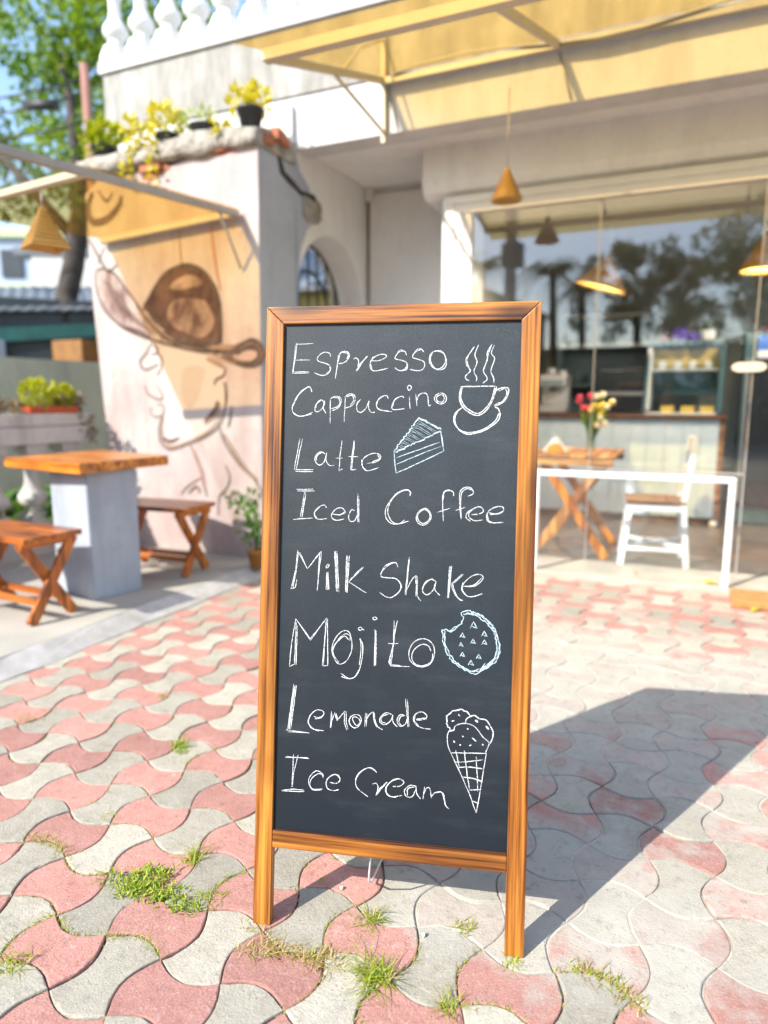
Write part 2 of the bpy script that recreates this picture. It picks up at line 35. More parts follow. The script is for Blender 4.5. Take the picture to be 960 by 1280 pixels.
'coffee':[(1,[3279,9592,3281,9614,3284,9636,3287,9658,3285,9678,3276,9692,3260,9703,3237,9712,3209,9717,3179,9716,3146,9709,3110,9695,3070,9675,3028,9649,2986,9619,2947,9585,2909,9544,2870,9497,2833,9447,2802,9397,2778,9351,2763,9307,2754,9265,2751,9224,2754,9185,2760,9149,2771,9115,2788,9082,2810,9053,2834,9028,2860,9008,2886,8994,2915,8985,2947,8981,2982,8981,3020,8984,3064,8992,3112,9005,3163,9021,3214,9038,3264,9054]),(1,[3306,9650,3288,9668,3271,9690,3254,9709,3232,9724,3203,9728,3165,9722,3117,9709,3067,9688,3018,9661,2975,9628,2937,9585,2901,9532,2868,9474,2841,9416,2821,9366,2809,9323,2804,9284,2804,9248,2809,9213,2817,9179,2830,9144,2848,9109,2869,9076,2893,9047,2917,9024,2944,9008,2974,8996,3005,8989,3035,8988,3063,8991,3088,9001,3111,9018,3133,9039,3155,9060,3177,9080]),(1,[3573,9328,3546,9314,3514,9292,3484,9267,3461,9240,3444,9210,3432,9176,3426,9142,3427,9110,3435,9078,3451,9047,3472,9018,3496,8998,3524,8985,3558,8978,3592,8979,3625,8987,3657,9008,3689,9037,3717,9072,3736,9105,3744,9137,3743,9170,3737,9203,3727,9232,3713,9259,3693,9285,3671,9306,3650,9322,3632,9331,3614,9336,3595,9335,3573,9328]),(1,[3588,9309,3559,9299,3529,9277,3502,9251,3481,9226,3467,9202,3457,9176,3453,9151,3455,9125,3465,9098,3481,9070,3502,9045,3524,9027,3547,9018,3572,9014,3599,9016,3624,9024,3649,9040,3676,9063,3698,9090,3713,9118,3719,9149,3718,9184,3711,9218,3698,9246,3677,9270,3649,9290,3617,9305,3588,9309]),(1,[4211,9614,4210,9631,4210,9650,4210,9667,4206,9684,4197,9698,4182,9711,4160,9723,4136,9732,4111,9738,4089,9738,4067,9733,4045,9725,4024,9711,4005,9692,3992,9665,3984,9632,3980,9592,3980,9547,3982,9495,3983,9438,3986,9373,3991,9301,3996,9224,4002,9146,4007,9070]),(1,[4146,9731,4119,9727,4091,9726,4063,9723,4038,9715,4019,9700,4007,9674,3999,9640,3995,9601,3992,9561,3987,9523]),(1,[3875,9259,4012,9308,4141,9351]),(1,[4515,9615,4539,9627,4566,9639,4592,9651,4613,9664,4625,9679,4627,9699,4622,9723,4611,9747,4597,9769,4580,9785,4560,9796,4535,9804,4507,9808,4479,9808,4454,9802,4429,9792,4403,9778,4379,9759,4358,9733,4344,9701,4336,9661,4335,9614,4337,9561,4341,9504,4345,9447,4350,9388,4357,9325,4365,9261,4373,9196,4381,9131]),(1,[4595,9749,4572,9756,4550,9765,4527,9774,4504,9778,4482,9775,4460,9765,4436,9751,4413,9731,4393,9706,4378,9674,4369,9633,4365,9584,4364,9530,4364,9474,4365,9419,4367,9365,4371,9308,4377,9251,4382,9194,4387,9137]),(1,[4256,9309,4358,9343,4465,9379]),(1,[4595,9228,4626,9231,4659,9233,4691,9236,4721,9240,4748,9246,4773,9255,4797,9265,4818,9278,4835,9291,4844,9305,4845,9321,4840,9340,4829,9360,4815,9376,4800,9388,4782,9395,4761,9398,4738,9399,4714,9394,4689,9385,4661,9369,4629,9346,4598,9320,4571,9293,4552,9269,4542,9247,4537,9227,4539,9207,4544,9188,4554,9170,4569,9153,4589,9137,4613,9122,4640,9110,4668,9103,4698,9101,4731,9104,4766,9110,4801,9117,4835,9122]),(1,[4689,9385,4654,9365,4616,9345,4580,9324,4548,9304,4523,9282,4505,9260,4492,9236,4484,9212,4481,9189,4484,9168,4495,9150,4514,9133,4538,9118,4562,9102,4585,9086]),(1,[4942,9279,4982,9273,5023,9266,5064,9259,5102,9255,5136,9257,5168,9265,5198,9278,5224,9295,5245,9313,5259,9330,5264,9347,5264,9367,5257,9386,5245,9403,5229,9413,5206,9417,5176,9417,5143,9413,5109,9406,5077,9395,5048,9381,5017,9362,4987,9341,4961,9318,4942,9293,4928,9267,4919,9237,4914,9206,4914,9177,4918,9152,4925,9131,4935,9111,4951,9093,4973,9080,5003,9070,5044,9067,5095,9069,5152,9074,5210,9080,5265,9084]),(1,[4985,9238,5022,9245,5060,9250,5097,9256,5132,9263,5164,9271,5190,9281,5212,9293,5232,9305,5252,9318,5273,9330]),(1,[4929,9237,4934,9210,4938,9183,4943,9156,4950,9131,4960,9111,4976,9097,4995,9088,5016,9081,5038,9074,5059,9066])],
'milk':[(1,[816,8349,807,8201,793,8059,781,7909,750,7767,720,7622,685,7479,736,7497,783,7523,799,7610,813,7704]),(1,[834,8285,819,8164,811,8039,795,7910,775,7772,745,7634,725,7494]),(1,[817,8323,895,8196,971,8071,1047,7941,1126,8041,1203,8142,1279,8239,1354,8337]),(1,[865,8299,918,8191,974,8074,1027,7966]),(1,[1328,8316,1240,8200,1154,8080,1073,7967]),(1,[1354,8337,1344,8192,1326,8053,1312,7905,1298,7758,1292,7610,1278,7468]),(1,[1315,8303,1314,8173,1304,8041,1300,7911,1300,7781,1296,7649,1287,7519]),(1,[1489,7887,1483,7758,1486,7633,1482,7508,1510,7509,1545,7516,1535,7639,1522,7767,1515,7888]),(1,[1505,7875,1506,7758,1513,7639,1519,7517]),(1,[1468,7988,1472,8003,1480,8023,1491,8042,1500,8054,1511,8056,1524,8053,1534,8046,1538,8037,1532,8023,1520,8005,1506,7988,1494,7977,1485,7973,1476,7975,1470,7980,1468,7988]),(1,[1656,8353,1660,8226,1674,8099,1678,7975,1690,7854,1700,7727,1703,7603,1714,7475]),(1,[1703,8355,1715,8229,1721,8099,1730,7970,1737,7844,1751,7714,1761,7589,1769,7459]),(1,[1676,8354,1686,8224,1693,8100,1704,7976,1708,7844,1717,7722,1726,7591,1735,7468]),(1,[1924,8266,1923,8135,1919,8011,1922,7883,1921,7753,1915,7628,1917,7497,1935,7478,1954,7460,1956,7577,1959,7693,1965,7808,1972,7920,1977,8036,1978,8153,1984,8268]),(1,[1950,8262,1950,8130,1944,8007,1941,7873,1945,7747,1942,7614,1938,7485]),(1,[2313,8035,2234,7946,2146,7861,2064,7780,1985,7691,2116,7616,2245,7543,2379,7467]),(1,[2275,8020,2184,7927,2095,7831,2010,7730])],
'shake':[(1,[3057,8051,3049,8073,3042,8097,3035,8120,3024,8139,3009,8150,2987,8151,2961,8147,2931,8137,2901,8122,2871,8105,2839,8082,2805,8053,2771,8022,2741,7990,2719,7961,2705,7933,2695,7905,2691,7878,2693,7855,2701,7837,2717,7827,2740,7822,2768,7820,2800,7820,2832,7818,2866,7817,2906,7817,2946,7817,2984,7814,3017,7805,3047,7789,3074,7767,3097,7742,3116,7715,3128,7687,3134,7659,3133,7627,3128,7595,3117,7563,3101,7534,3079,7504,3049,7474,3016,7445,2982,7421,2950,7404,2922,7395,2894,7392,2866,7393,2839,7399,2811,7407,2783,7419,2754,7437,2726,7458,2697,7479,2669,7498]),(1,[2962,8160,2924,8144,2885,8129,2846,8113,2810,8095,2779,8070,2753,8039,2731,8002,2713,7962,2694,7921,2675,7882]),(1,[3080,7756,3096,7734,3114,7712,3130,7691,3142,7668,3145,7642,3138,7613,3124,7580,3104,7547,3081,7514,3056,7486,3030,7461,3000,7440,2968,7420,2936,7401,2905,7381]),(1,[3297,8283,3281,8120,3268,7953,3256,7791,3239,7626,3226,7463]),(1,[3302,8228,3288,8088,3277,7941,3270,7800,3256,7632,3248,7458]),(1,[3245,7555,3271,7608,3297,7663,3323,7717,3348,7766,3371,7805,3392,7835,3412,7859,3431,7876,3447,7885,3461,7884,3470,7873,3476,7852,3480,7823,3483,7788,3485,7749,3486,7700,3483,7642,3481,7580,3481,7522,3486,7475,3498,7441,3516,7415,3535,7394,3556,7374,3575,7352]),(1,[3446,7869,3450,7826,3455,7784,3460,7742,3464,7699,3466,7657,3467,7614,3467,7571,3465,7529,3464,7486,3463,7444]),(1,[3889,7781,3865,7792,3841,7805,3816,7817,3792,7824,3767,7822,3739,7807,3709,7783,3679,7754,3653,7723,3633,7694,3619,7666,3609,7637,3603,7607,3602,7580,3606,7557,3617,7536,3634,7518,3654,7503,3677,7493,3699,7491,3722,7498,3748,7512,3774,7532,3798,7556,3818,7581,3834,7610,3845,7643,3855,7679,3864,7715,3875,7750]),(1,[3888,7796,3881,7759,3872,7721,3863,7682,3859,7646,3863,7614,3876,7585,3897,7560,3922,7538,3948,7515,3972,7492]),(1,[3812,7839,3781,7825,3748,7812,3716,7799,3687,7783,3662,7762,3642,7736,3627,7704,3615,7670,3603,7635,3590,7601]),(1,[4166,8125,4160,7989,4157,7852,4151,7720,4148,7579,4139,7445]),(1,[4211,8127,4196,7954,4182,7779,4171,7616,4160,7446]),(1,[4190,8126,4181,7954,4168,7789,4156,7616,4148,7451]),(1,[4456,7956,4338,7837,4222,7714]),(1,[4434,7964,4315,7846,4192,7725]),(1,[4207,7720,4223,7683,4238,7646,4253,7609,4269,7574,4287,7542,4307,7514,4330,7487,4353,7463,4375,7443,4395,7427,4411,7417,4424,7412,4437,7410,4448,7409,4461,7406]),(1,[4237,7736,4250,7700,4263,7662,4276,7625,4289,7590,4301,7558,4314,7531,4327,7507,4339,7485,4352,7463,4364,7441]),(1,[4477,7702,4526,7705,4576,7706,4626,7707,4672,7714,4715,7727,4755,7751,4795,7784,4830,7820,4857,7855,4874,7884,4877,7908,4870,7930,4855,7948,4835,7963,4812,7971,4786,7973,4754,7970,4720,7963,4684,7950,4650,7934,4616,7913,4580,7885,4546,7854,4515,7822,4490,7792,4471,7765,4456,7737,4445,7710,4441,7683,4443,7655,4452,7624,4469,7591,4492,7558,4517,7530,4542,7509,4568,7497,4597,7492,4627,7492,4659,7496,4691,7501,4725,7510,4760,7523,4796,7538,4832,7554,4867,7569]),(1,[4447,7700,4496,7707,4546,7711,4596,7716,4642,7725,4685,7741,4722,7765,4754,7795,4784,7829,4813,7864,4844,7898]),(1,[4460,7791,4453,7760,4445,7728,4438,7697,4434,7667,4434,7640,4441,7616,4453,7595,4467,7576,4483,7557,4496,7537])],
'ice':[(1,[642,3738,777,3749,905,3758,1035,3766,1165,3775]),(1,[664,3763,792,3758,922,3759,1057,3759,1185,3757]),(1,[829,3816,824,3672,826,3533,821,3384,814,3239,810,3096]),(1,[935,3819,906,3686,879,3559,845,3428,833,3268,824,3106]),(1,[582,3000,722,3026,854,3051,972,3048,1097,3048]),(1,[582,2986,708,2995,842,3001,970,3007,1098,3018]),(1,[1515,3363,1513,3382,1512,3401,1510,3420,1505,3437,1493,3452,1473,3468,1447,3484,1417,3497,1386,3504,1356,3501,1327,3486,1295,3460,1265,3428,1238,3395,1218,3364,1203,3336,1194,3308,1189,3279,1188,3251,1193,3223,1201,3194,1213,3163,1230,3134,1253,3109,1281,3093,1318,3088,1362,3091,1410,3098,1460,3108,1507,3114]),(1,[1528,3406,1506,3416,1485,3429,1463,3441,1440,3448,1414,3445,1384,3432,1350,3410,1316,3383,1285,3354,1261,3327,1244,3299,1232,3270,1224,3240,1221,3211,1222,3185,1227,3158,1237,3132,1252,3108,1271,3088,1296,3075,1327,3071,1366,3073,1409,3080,1452,3088,1494,3094]),(1,[1673,3276,1702,3272,1732,3268,1762,3264,1789,3263,1814,3266,1836,3276,1857,3289,1875,3306,1889,3324,1896,3343,1897,3364,1892,3389,1882,3413,1868,3435,1851,3449,1829,3456,1801,3458,1770,3456,1740,3448,1711,3436,1683,3417,1653,3392,1625,3363,1602,3332,1588,3301,1582,3268,1584,3232,1591,3196,1604,3163,1620,3138,1642,3122,1670,3111,1702,3106,1733,3103,1761,3102,1786,3104,1808,3110,1830,3118,1851,3127,1873,3134]),(1,[1881,3396,1861,3412,1843,3430,1824,3448,1804,3459,1781,3462,1752,3452,1718,3434,1684,3410,1653,3385,1628,3360,1613,3336,1603,3310,1596,3284,1591,3258,1584,3232])],
'cream':[(1,[2710,3580,2690,3599,2672,3620,2653,3639,2633,3656,2611,3667,2586,3673,2560,3675,2532,3672,2503,3666,2473,3655,2440,3638,2405,3616,2369,3589,2337,3560,2310,3531,2289,3500,2271,3466,2258,3430,2249,3395,2245,3361,2243,3328,2246,3296,2253,3265,2267,3233,2290,3201,2326,3168,2372,3136,2425,3103,2479,3070,2530,3037]),(1,[2667,3617,2640,3631,2613,3648,2586,3663,2558,3673,2528,3673,2494,3662,2456,3642,2417,3617,2381,3589,2351,3562,2327,3535,2307,3506,2290,3476,2274,3446,2257,3417]),(1,[2619,3327,2637,3333,2654,3341,2672,3348,2688,3351,2702,3348,2714,3338,2726,3323,2735,3304,2742,3282,2745,3257,2743,3228,2736,3195,2727,3160,2717,3124,2708,3090]),(1,[2694,3088,2742,3164,2787,3247,2870,3325,2948,3398]),(1,[2708,3090,2764,3164,2815,3236,2874,3315,2926,3396]),(1,[3063,3313,3096,3316,3130,3319,3164,3322,3195,3327,3222,3336,3247,3351,3271,3370,3291,3392,3304,3413,3307,3431,3297,3447,3276,3463,3248,3478,3218,3488,3189,3492,3162,3490,3132,3482,3102,3470,3072,3454,3045,3436,3019,3413,2992,3385,2967,3354,2947,3324,2932,3295,2923,3267,2919,3239,2920,3212,2925,3187,2935,3165,2950,3144,2970,3124,2994,3108,3022,3095,3054,3089,3091,3091,3134,3100,3180,3113,3226,3126,3271,3138]),(1,[3189,3498,3154,3480,3117,3463,3081,3446,3047,3427,3017,3404,2989,3377,2961,3346,2938,3313,2920,3280,2910,3249,2909,3218,2915,3187,2927,3157,2944,3130,2966,3109,2993,3097,3028,3091,3066,3088,3105,3086,3142,3083]),(1,[3569,3368,3543,3370,3516,3375,3490,3378,3464,3377,3439,3371,3413,3356,3385,3335,3360,3310,3339,3284,3326,3259,3321,3233,3324,3203,3331,3175,3343,3150,3358,3132,3379,3121,3405,3114,3435,3113,3464,3118,3488,3130,3508,3153,3525,3185,3540,3222,3555,3260,3571,3296]),(1,[3569,3368,3571,3336,3573,3303,3575,3271,3579,3240,3587,3211,3601,3186,3618,3163,3637,3142,3657,3121,3676,3099]),(1,[3540,3351,3510,3341,3477,3333,3445,3324,3418,3312,3397,3295,3387,3271,3384,3243,3385,3212,3387,3180,3387,3149]),(1,[3756,3371,3740,3243,3725,3109]),(1,[3731,3196,3745,3229,3758,3264,3772,3298,3785,3326,3799,3346,3814,3358,3830,3364,3845,3363,3859,3355,3871,3339,3880,3311,3887,3273,3893,3229,3899,3184,3905,3141]),(1,[3904,3170,3920,3190,3934,3211,3949,3232,3966,3250,3987,3264,4016,3274,4050,3283,4086,3288,4119,3287,4144,3278,4161,3258,4172,3227,4179,3192,4185,3156,4191,3125,4196,3100,4199,3076,4202,3053,4206,3032,4213,3013,4225,2996,4240,2981,4256,2968,4273,2954,4289,2940]),(1,[3959,3261,3992,3270,4026,3281,4060,3291,4090,3296,4115,3290,4134,3271,4148,3241,4158,3206,4167,3170,4176,3138,4184,3111,4191,3086,4196,3062,4202,3037,4208,3013])]}
DRAWINGS={'cup':[(1.3,[4299,11929,4451,11932,4592,11930,4739,11938,4887,11935,5037,11938]),(1.4,[4313,11929,4304,11884,4294,11838,4284,11792,4277,11747,4277,11704,4284,11662,4295,11620,4310,11580,4330,11542,4353,11507,4381,11474,4415,11442,4451,11413,4489,11387,4524,11366,4558,11349,4592,11335,4626,11326,4660,11322,4693,11325,4727,11336,4761,11354,4795,11378,4827,11406,4857,11438,4884,11472,4910,11511,4934,11554,4956,11600,4976,11648,4994,11699,5009,11754,5023,11812,5037,11870,5052,11927]),(1.2,[4336,11915,4328,11872,4318,11829,4309,11786,4304,11744,4305,11704,4314,11665,4329,11626,4348,11588,4370,11553,4394,11521,4422,11491,4453,11464,4487,11439,4520,11418,4552,11400,4581,11386,4609,11374,4637,11367,4664,11364,4692,11367,4720,11377,4748,11393,4775,11414,4802,11438,4828,11466,4854,11495,4880,11528,4905,11565,4928,11605,4948,11648,4965,11695,4979,11748,4991,11803,5003,11859,5016,11913]),(1.3,[5040,11843,5061,11855,5082,11868,5103,11881,5125,11891,5149,11899,5177,11904,5208,11908,5239,11909,5267,11906,5286,11898,5298,11884,5303,11864,5303,11840,5300,11814,5295,11787,5287,11758,5275,11725,5260,11692,5243,11661,5225,11634,5203,11611,5179,11592,5152,11575,5127,11561,5103,11550,5082,11543,5063,11541,5044,11541,5025,11542,5007,11541]),(1,[5096,11829,5121,11843,5148,11859,5174,11873,5198,11883,5218,11885,5235,11876,5249,11860,5261,11838,5267,11813,5267,11787,5260,11756,5246,11719,5227,11682,5206,11647,5184,11620,5160,11602,5133,11591,5104,11584,5075,11578,5047,11569]),(1.4,[4353,11493,4321,11468,4286,11444,4253,11419,4224,11394,4202,11365,4187,11334,4177,11301,4172,11266,4173,11231,4178,11196,4189,11161,4207,11125,4229,11090,4254,11056,4281,11027,4311,11001,4345,10978,4381,10957,4417,10941,4452,10930,4485,10925,4517,10925,4549,10930,4583,10937,4619,10945,4660,10955,4704,10966,4750,10980,4795,10997,4840,11017,4886,11043,4934,11074,4981,11108,5023,11141,5058,11172,5084,11201,5105,11230,5120,11257,5130,11285,5137,11313,5139,11342,5135,11372,5127,11402,5117,11430,5106,11452,5092,11469,5076,11480,5058,11490,5039,11498,5021,11508]),(1.2,[4270,11436,4253,11406,4235,11376,4217,11346,4203,11315,4195,11281,4194,11243,4198,11201,4207,11158,4220,11118,4237,11083,4260,11054,4289,11027,4321,11004,4357,10985,4395,10972,4435,10963,4479,10960,4525,10961,4572,10966,4619,10973,4666,10984,4714,10998,4762,11016,4809,11036,4853,11059,4896,11086,4938,11116,4978,11149,5013,11182,5043,11214,5065,11245,5080,11276,5091,11307,5101,11338,5113,11368]),(1,[4566,12770,4545,12739,4523,12707,4502,12675,4482,12645,4464,12617,4446,12592,4430,12570,4415,12549,4404,12528,4396,12505,4394,12481,4397,12455,4402,12429,4410,12403,4419,12379,4434,12355,4454,12332,4475,12310,4490,12288,4495,12266,4485,12243,4463,12219,4436,12196,4412,12174,4397,12154,4393,12137,4394,12121,4400,12107,4408,12094,4416,12084,4426,12075,4438,12069,4451,12065,4465,12060,4478,12055]),(1,[4464,12617,4453,12592,4441,12567,4429,12543,4420,12517,4416,12491,4419,12463,4426,12434,4436,12404,4447,12376,4457,12350,4465,12328,4474,12308,4483,12289,4492,12271,4501,12252]),(1,[4654,12811,4637,12768,4619,12725,4602,12682,4588,12640,4581,12602,4585,12568,4597,12538,4612,12509,4625,12480,4630,12447,4623,12409,4608,12368,4591,12327,4577,12287,4571,12251,4576,12221,4589,12194,4605,12169,4621,12146,4630,12125,4633,12105,4632,12088,4630,12072,4626,12057,4624,12040]),(1,[4931,12816,4911,12781,4890,12745,4869,12709,4851,12675,4839,12641,4835,12610,4837,12581,4842,12553,4846,12522,4843,12487,4830,12446,4810,12400,4789,12353,4772,12306,4766,12264,4775,12226,4798,12189,4823,12155,4845,12124,4853,12095,4846,12071,4829,12051,4805,12034,4781,12016,4759,11998]),(1,[4918,12794,4909,12766,4900,12739,4892,12712,4883,12684,4874,12655,4867,12623,4859,12591,4852,12557,4844,12523,4835,12487,4824,12450,4813,12411,4802,12371,4790,12331,4779,12292]),(1,[4981,12798,4967,12763,4951,12727,4936,12691,4926,12657,4922,12626,4931,12602,4949,12583,4970,12566,4987,12544,4994,12514,4987,12471,4970,12419,4949,12363,4932,12309,4924,12263,4928,12225,4940,12192,4957,12162,4972,12135,4983,12109,4988,12085,4991,12064,4992,12044,4993,12025,4994,12005])],
'cake':[(1.6,[2908,10545,2934,10579,2971,10613,2970,10628,2990,10694,3019,10696,3050,10751,3072,10783,3110,10808,3117,10856,3160,10877,3173,10923,3214,10945,3236,10973,3250,11029,3284,11034,3278,11093,3323,11106,3331,11128,3351,11176,3388,11217,3419,11247,3437,11278]),(1.8,[3429,11263,3476,11236,3487,11232,3542,11215,3581,11206,3602,11171,3643,11163,3688,11131,3733,11113,3765,11100,3815,11067,3853,11046,3882,11053,3914,11025]),(1.6,[3915,10991,3884,10980,3832,10957,3785,10938,3753,10926,3724,10890,3693,10887,3657,10865,3607,10846,3566,10837,3552,10803,3503,10784,3460,10765,3422,10751,3367,10749,3349,10718,3293,10710,3267,10667,3247,10682,3195,10655,3149,10640,3141,10602,3079,10589,3037,10577,2998,10560,2978,10531,2937,10531]),(1.2,[2908,10545,2918,10434,2928,10330,2946,10203,2969,10078]),(1.1,[2969,10078,3064,10124,3163,10162,3285,10224,3398,10280,3514,10333,3635,10395,3751,10449,3863,10508,3982,10567]),(1.5,[3901,10982,3929,10843,3952,10707,3977,10566]),(1,[2955,10402,3085,10455,3219,10503,3355,10554,3482,10597,3616,10652,3750,10702,3878,10747]),(1.1,[2973,10268,3118,10333,3266,10399,3415,10460,3556,10524,3732,10592,3909,10662]),(0.42,[2931,10528,2921,10553,2913,10579]),(0.42,[2951,10565,2966,10565,2980,10560]),(0.42,[2973,10594,2998,10590,3017,10578]),(0.42,[2993,10618,2996,10635,2992,10652]),(0.42,[3015,10652,3055,10637,3094,10616]),(0.42,[3037,10681,3086,10659,3134,10633]),(0.42,[3057,10707,3082,10714,3106,10725]),(0.42,[3079,10742,3142,10710,3211,10671]),(0.42,[3099,10770,3177,10734,3248,10692]),(0.42,[3121,10793,3150,10793,3176,10797]),(0.42,[3144,10828,3237,10782,3325,10727]),(0.42,[3163,10860,3265,10800,3364,10747]),(0.42,[3185,10883,3217,10880,3258,10869]),(0.42,[3205,10917,3326,10849,3441,10785]),(0.42,[3227,10946,3354,10872,3478,10802]),(0.42,[3249,10969,3313,10958,3374,10941]),(0.42,[3269,11006,3409,10927,3554,10840]),(0.42,[3291,11035,3442,10945,3591,10858]),(0.42,[3310,11058,3411,11038,3504,11013]),(0.42,[3333,11092,3497,10994,3667,10895]),(0.42,[3355,11121,3476,11053,3593,10981,3706,10913]),(0.42,[3374,11146,3480,11119,3582,11085]),(0.42,[3396,11181,3528,11104,3656,11031,3782,10950]),(0.42,[3416,11209,3549,11129,3683,11049,3819,10970]),(0.42,[3438,11232,3550,11196,3669,11157]),(0.42,[3460,11266,3601,11180,3743,11093,3877,11005])],
'cookie':[(1.3,[4432,7143,4469,7163,4526,7184,4565,7195,4627,7197,4658,7162,4691,7175,4746,7143,4790,7146,4838,7111,4867,7115,4910,7089,4913,7052,4948,7046,5001,7007,5021,6955,5054,6925,5107,6915,5108,6879,5153,6836,5174,6782,5179,6731,5185,6711,5212,6642,5232,6601,5252,6544,5261,6502,5257,6479,5245,6432,5267,6394,5269,6342,5239,6304,5237,6249,5221,6221,5199,6181,5185,6133,5119,6099,5097,6102,5066,6066,5041,6021,4985,5985,4958,5987,4931,5961,4878,5928,4838,5892,4793,5865,4764,5853,4723,5870,4679,5868,4635,5900,4595,5926,4547,5920,4523,5943,4492,5975,4437,5980,4380,6023,4361,6050,4310,6065,4276,6097,4250,6144,4217,6148,4218,6210,4167,6232,4155,6267,4141,6291,4120,6359,4122,6399,4085,6435,4093,6448,4064,6504,4057,6542,4065,6591,4066,6639,4060,6687,4035,6729,4045,6760,4075,6752,4126,6780,4171,6746,4233,6725,4250,6740,4311,6779,4353,6832,4379,6857,4420,6891,4438,6902,4450,6951,4475,6994,4494,7056,4448,7084,4432,7143]),(1.3,[4477,7124,4503,7105,4572,7138,4588,7131,4632,7128,4679,7113,4731,7113,4771,7096,4829,7060,4852,7025,4896,6998,4944,6992,4972,6961,5014,6926,5011,6904,5063,6861,5091,6828,5120,6792,5139,6775,5141,6719,5173,6682,5160,6647,5192,6598,5189,6569,5183,6540,5200,6495,5204,6449,5209,6391,5182,6331,5185,6315,5169,6261,5155,6208,5121,6170,5105,6168,5043,6105,5015,6080,4996,6063,4960,6035,4918,6017,4885,5972,4823,5971,4787,5942,4748,5912,4701,5908,4645,5920,4594,5952,4553,5960,4527,5977,4497,6002,4439,6017,4401,6068,4370,6057,4340,6097,4295,6118,4291,6161,4260,6212,4228,6217,4200,6270,4196,6313,4166,6351,4147,6392,4125,6411,4102,6478,4103,6506,4105,6542,4104,6616,4094,6633,4104,6710,4088,6747]),(1,[4551,7164,4614,7137,4629,7130,4675,7149,4728,7106,4783,7125,4820,7102,4875,7085,4915,7052,4952,7029,4994,7000,5031,6979,5070,6942,5091,6905,5089,6862,5141,6833,5149,6788,5167,6765,5200,6719,5211,6686,5221,6626,5232,6579,5247,6520,5256,6483,5265,6444,5253,6407,5231,6357,5229,6321,5232,6272,5208,6239,5162,6205,5161,6187,5122,6152,5092,6099,5055,6082,5033,6043,4970,6014,4925,5987,4906,5955,4857,5930,4822,5917,4776,5933,4748,5932,4693,5913,4643,5920,4609,5935,4579,5955,4507,5977,4498,5991,4440,6019,4401,6041]),(1.2,[4142,6744,4204,6743,4247,6762,4267,6798,4316,6837,4363,6844,4386,6873,4448,6907,4468,6934]),(1,[4866,5935,4913,6021,4965,6106]),(1,[4983,5987,5035,6061,5083,6129]),(1,[5085,6054,5142,6184,5196,6315]),(1.1,[4632,6822,4664,6893,4705,6964,4742,6892,4786,6822,4728,6846,4675,6864]),(1.1,[4422,6618,4447,6666,4473,6717,4497,6665,4530,6618,4489,6632,4451,6647]),(1.1,[4876,6668,4905,6723,4933,6779,4960,6727,4995,6668,4951,6679,4911,6700]),(1.1,[4649,6502,4675,6555,4700,6601,4729,6551,4756,6502,4715,6514,4678,6530]),(1.1,[4403,6427,4430,6466,4449,6514,4474,6467,4499,6427,4468,6442,4429,6453]),(1.1,[4884,6491,4911,6546,4937,6596,4970,6540,4996,6492,4958,6509,4916,6523]),(1.1,[4436,6215,4462,6263,4484,6308,4508,6262,4537,6215,4499,6224,4465,6241]),(1.1,[4776,6188,4798,6234,4827,6287,4854,6242,4883,6188,4847,6204,4805,6216]),(1.1,[4613,6039,4637,6090,4667,6145,4697,6093,4727,6040,4685,6058,4645,6071])],
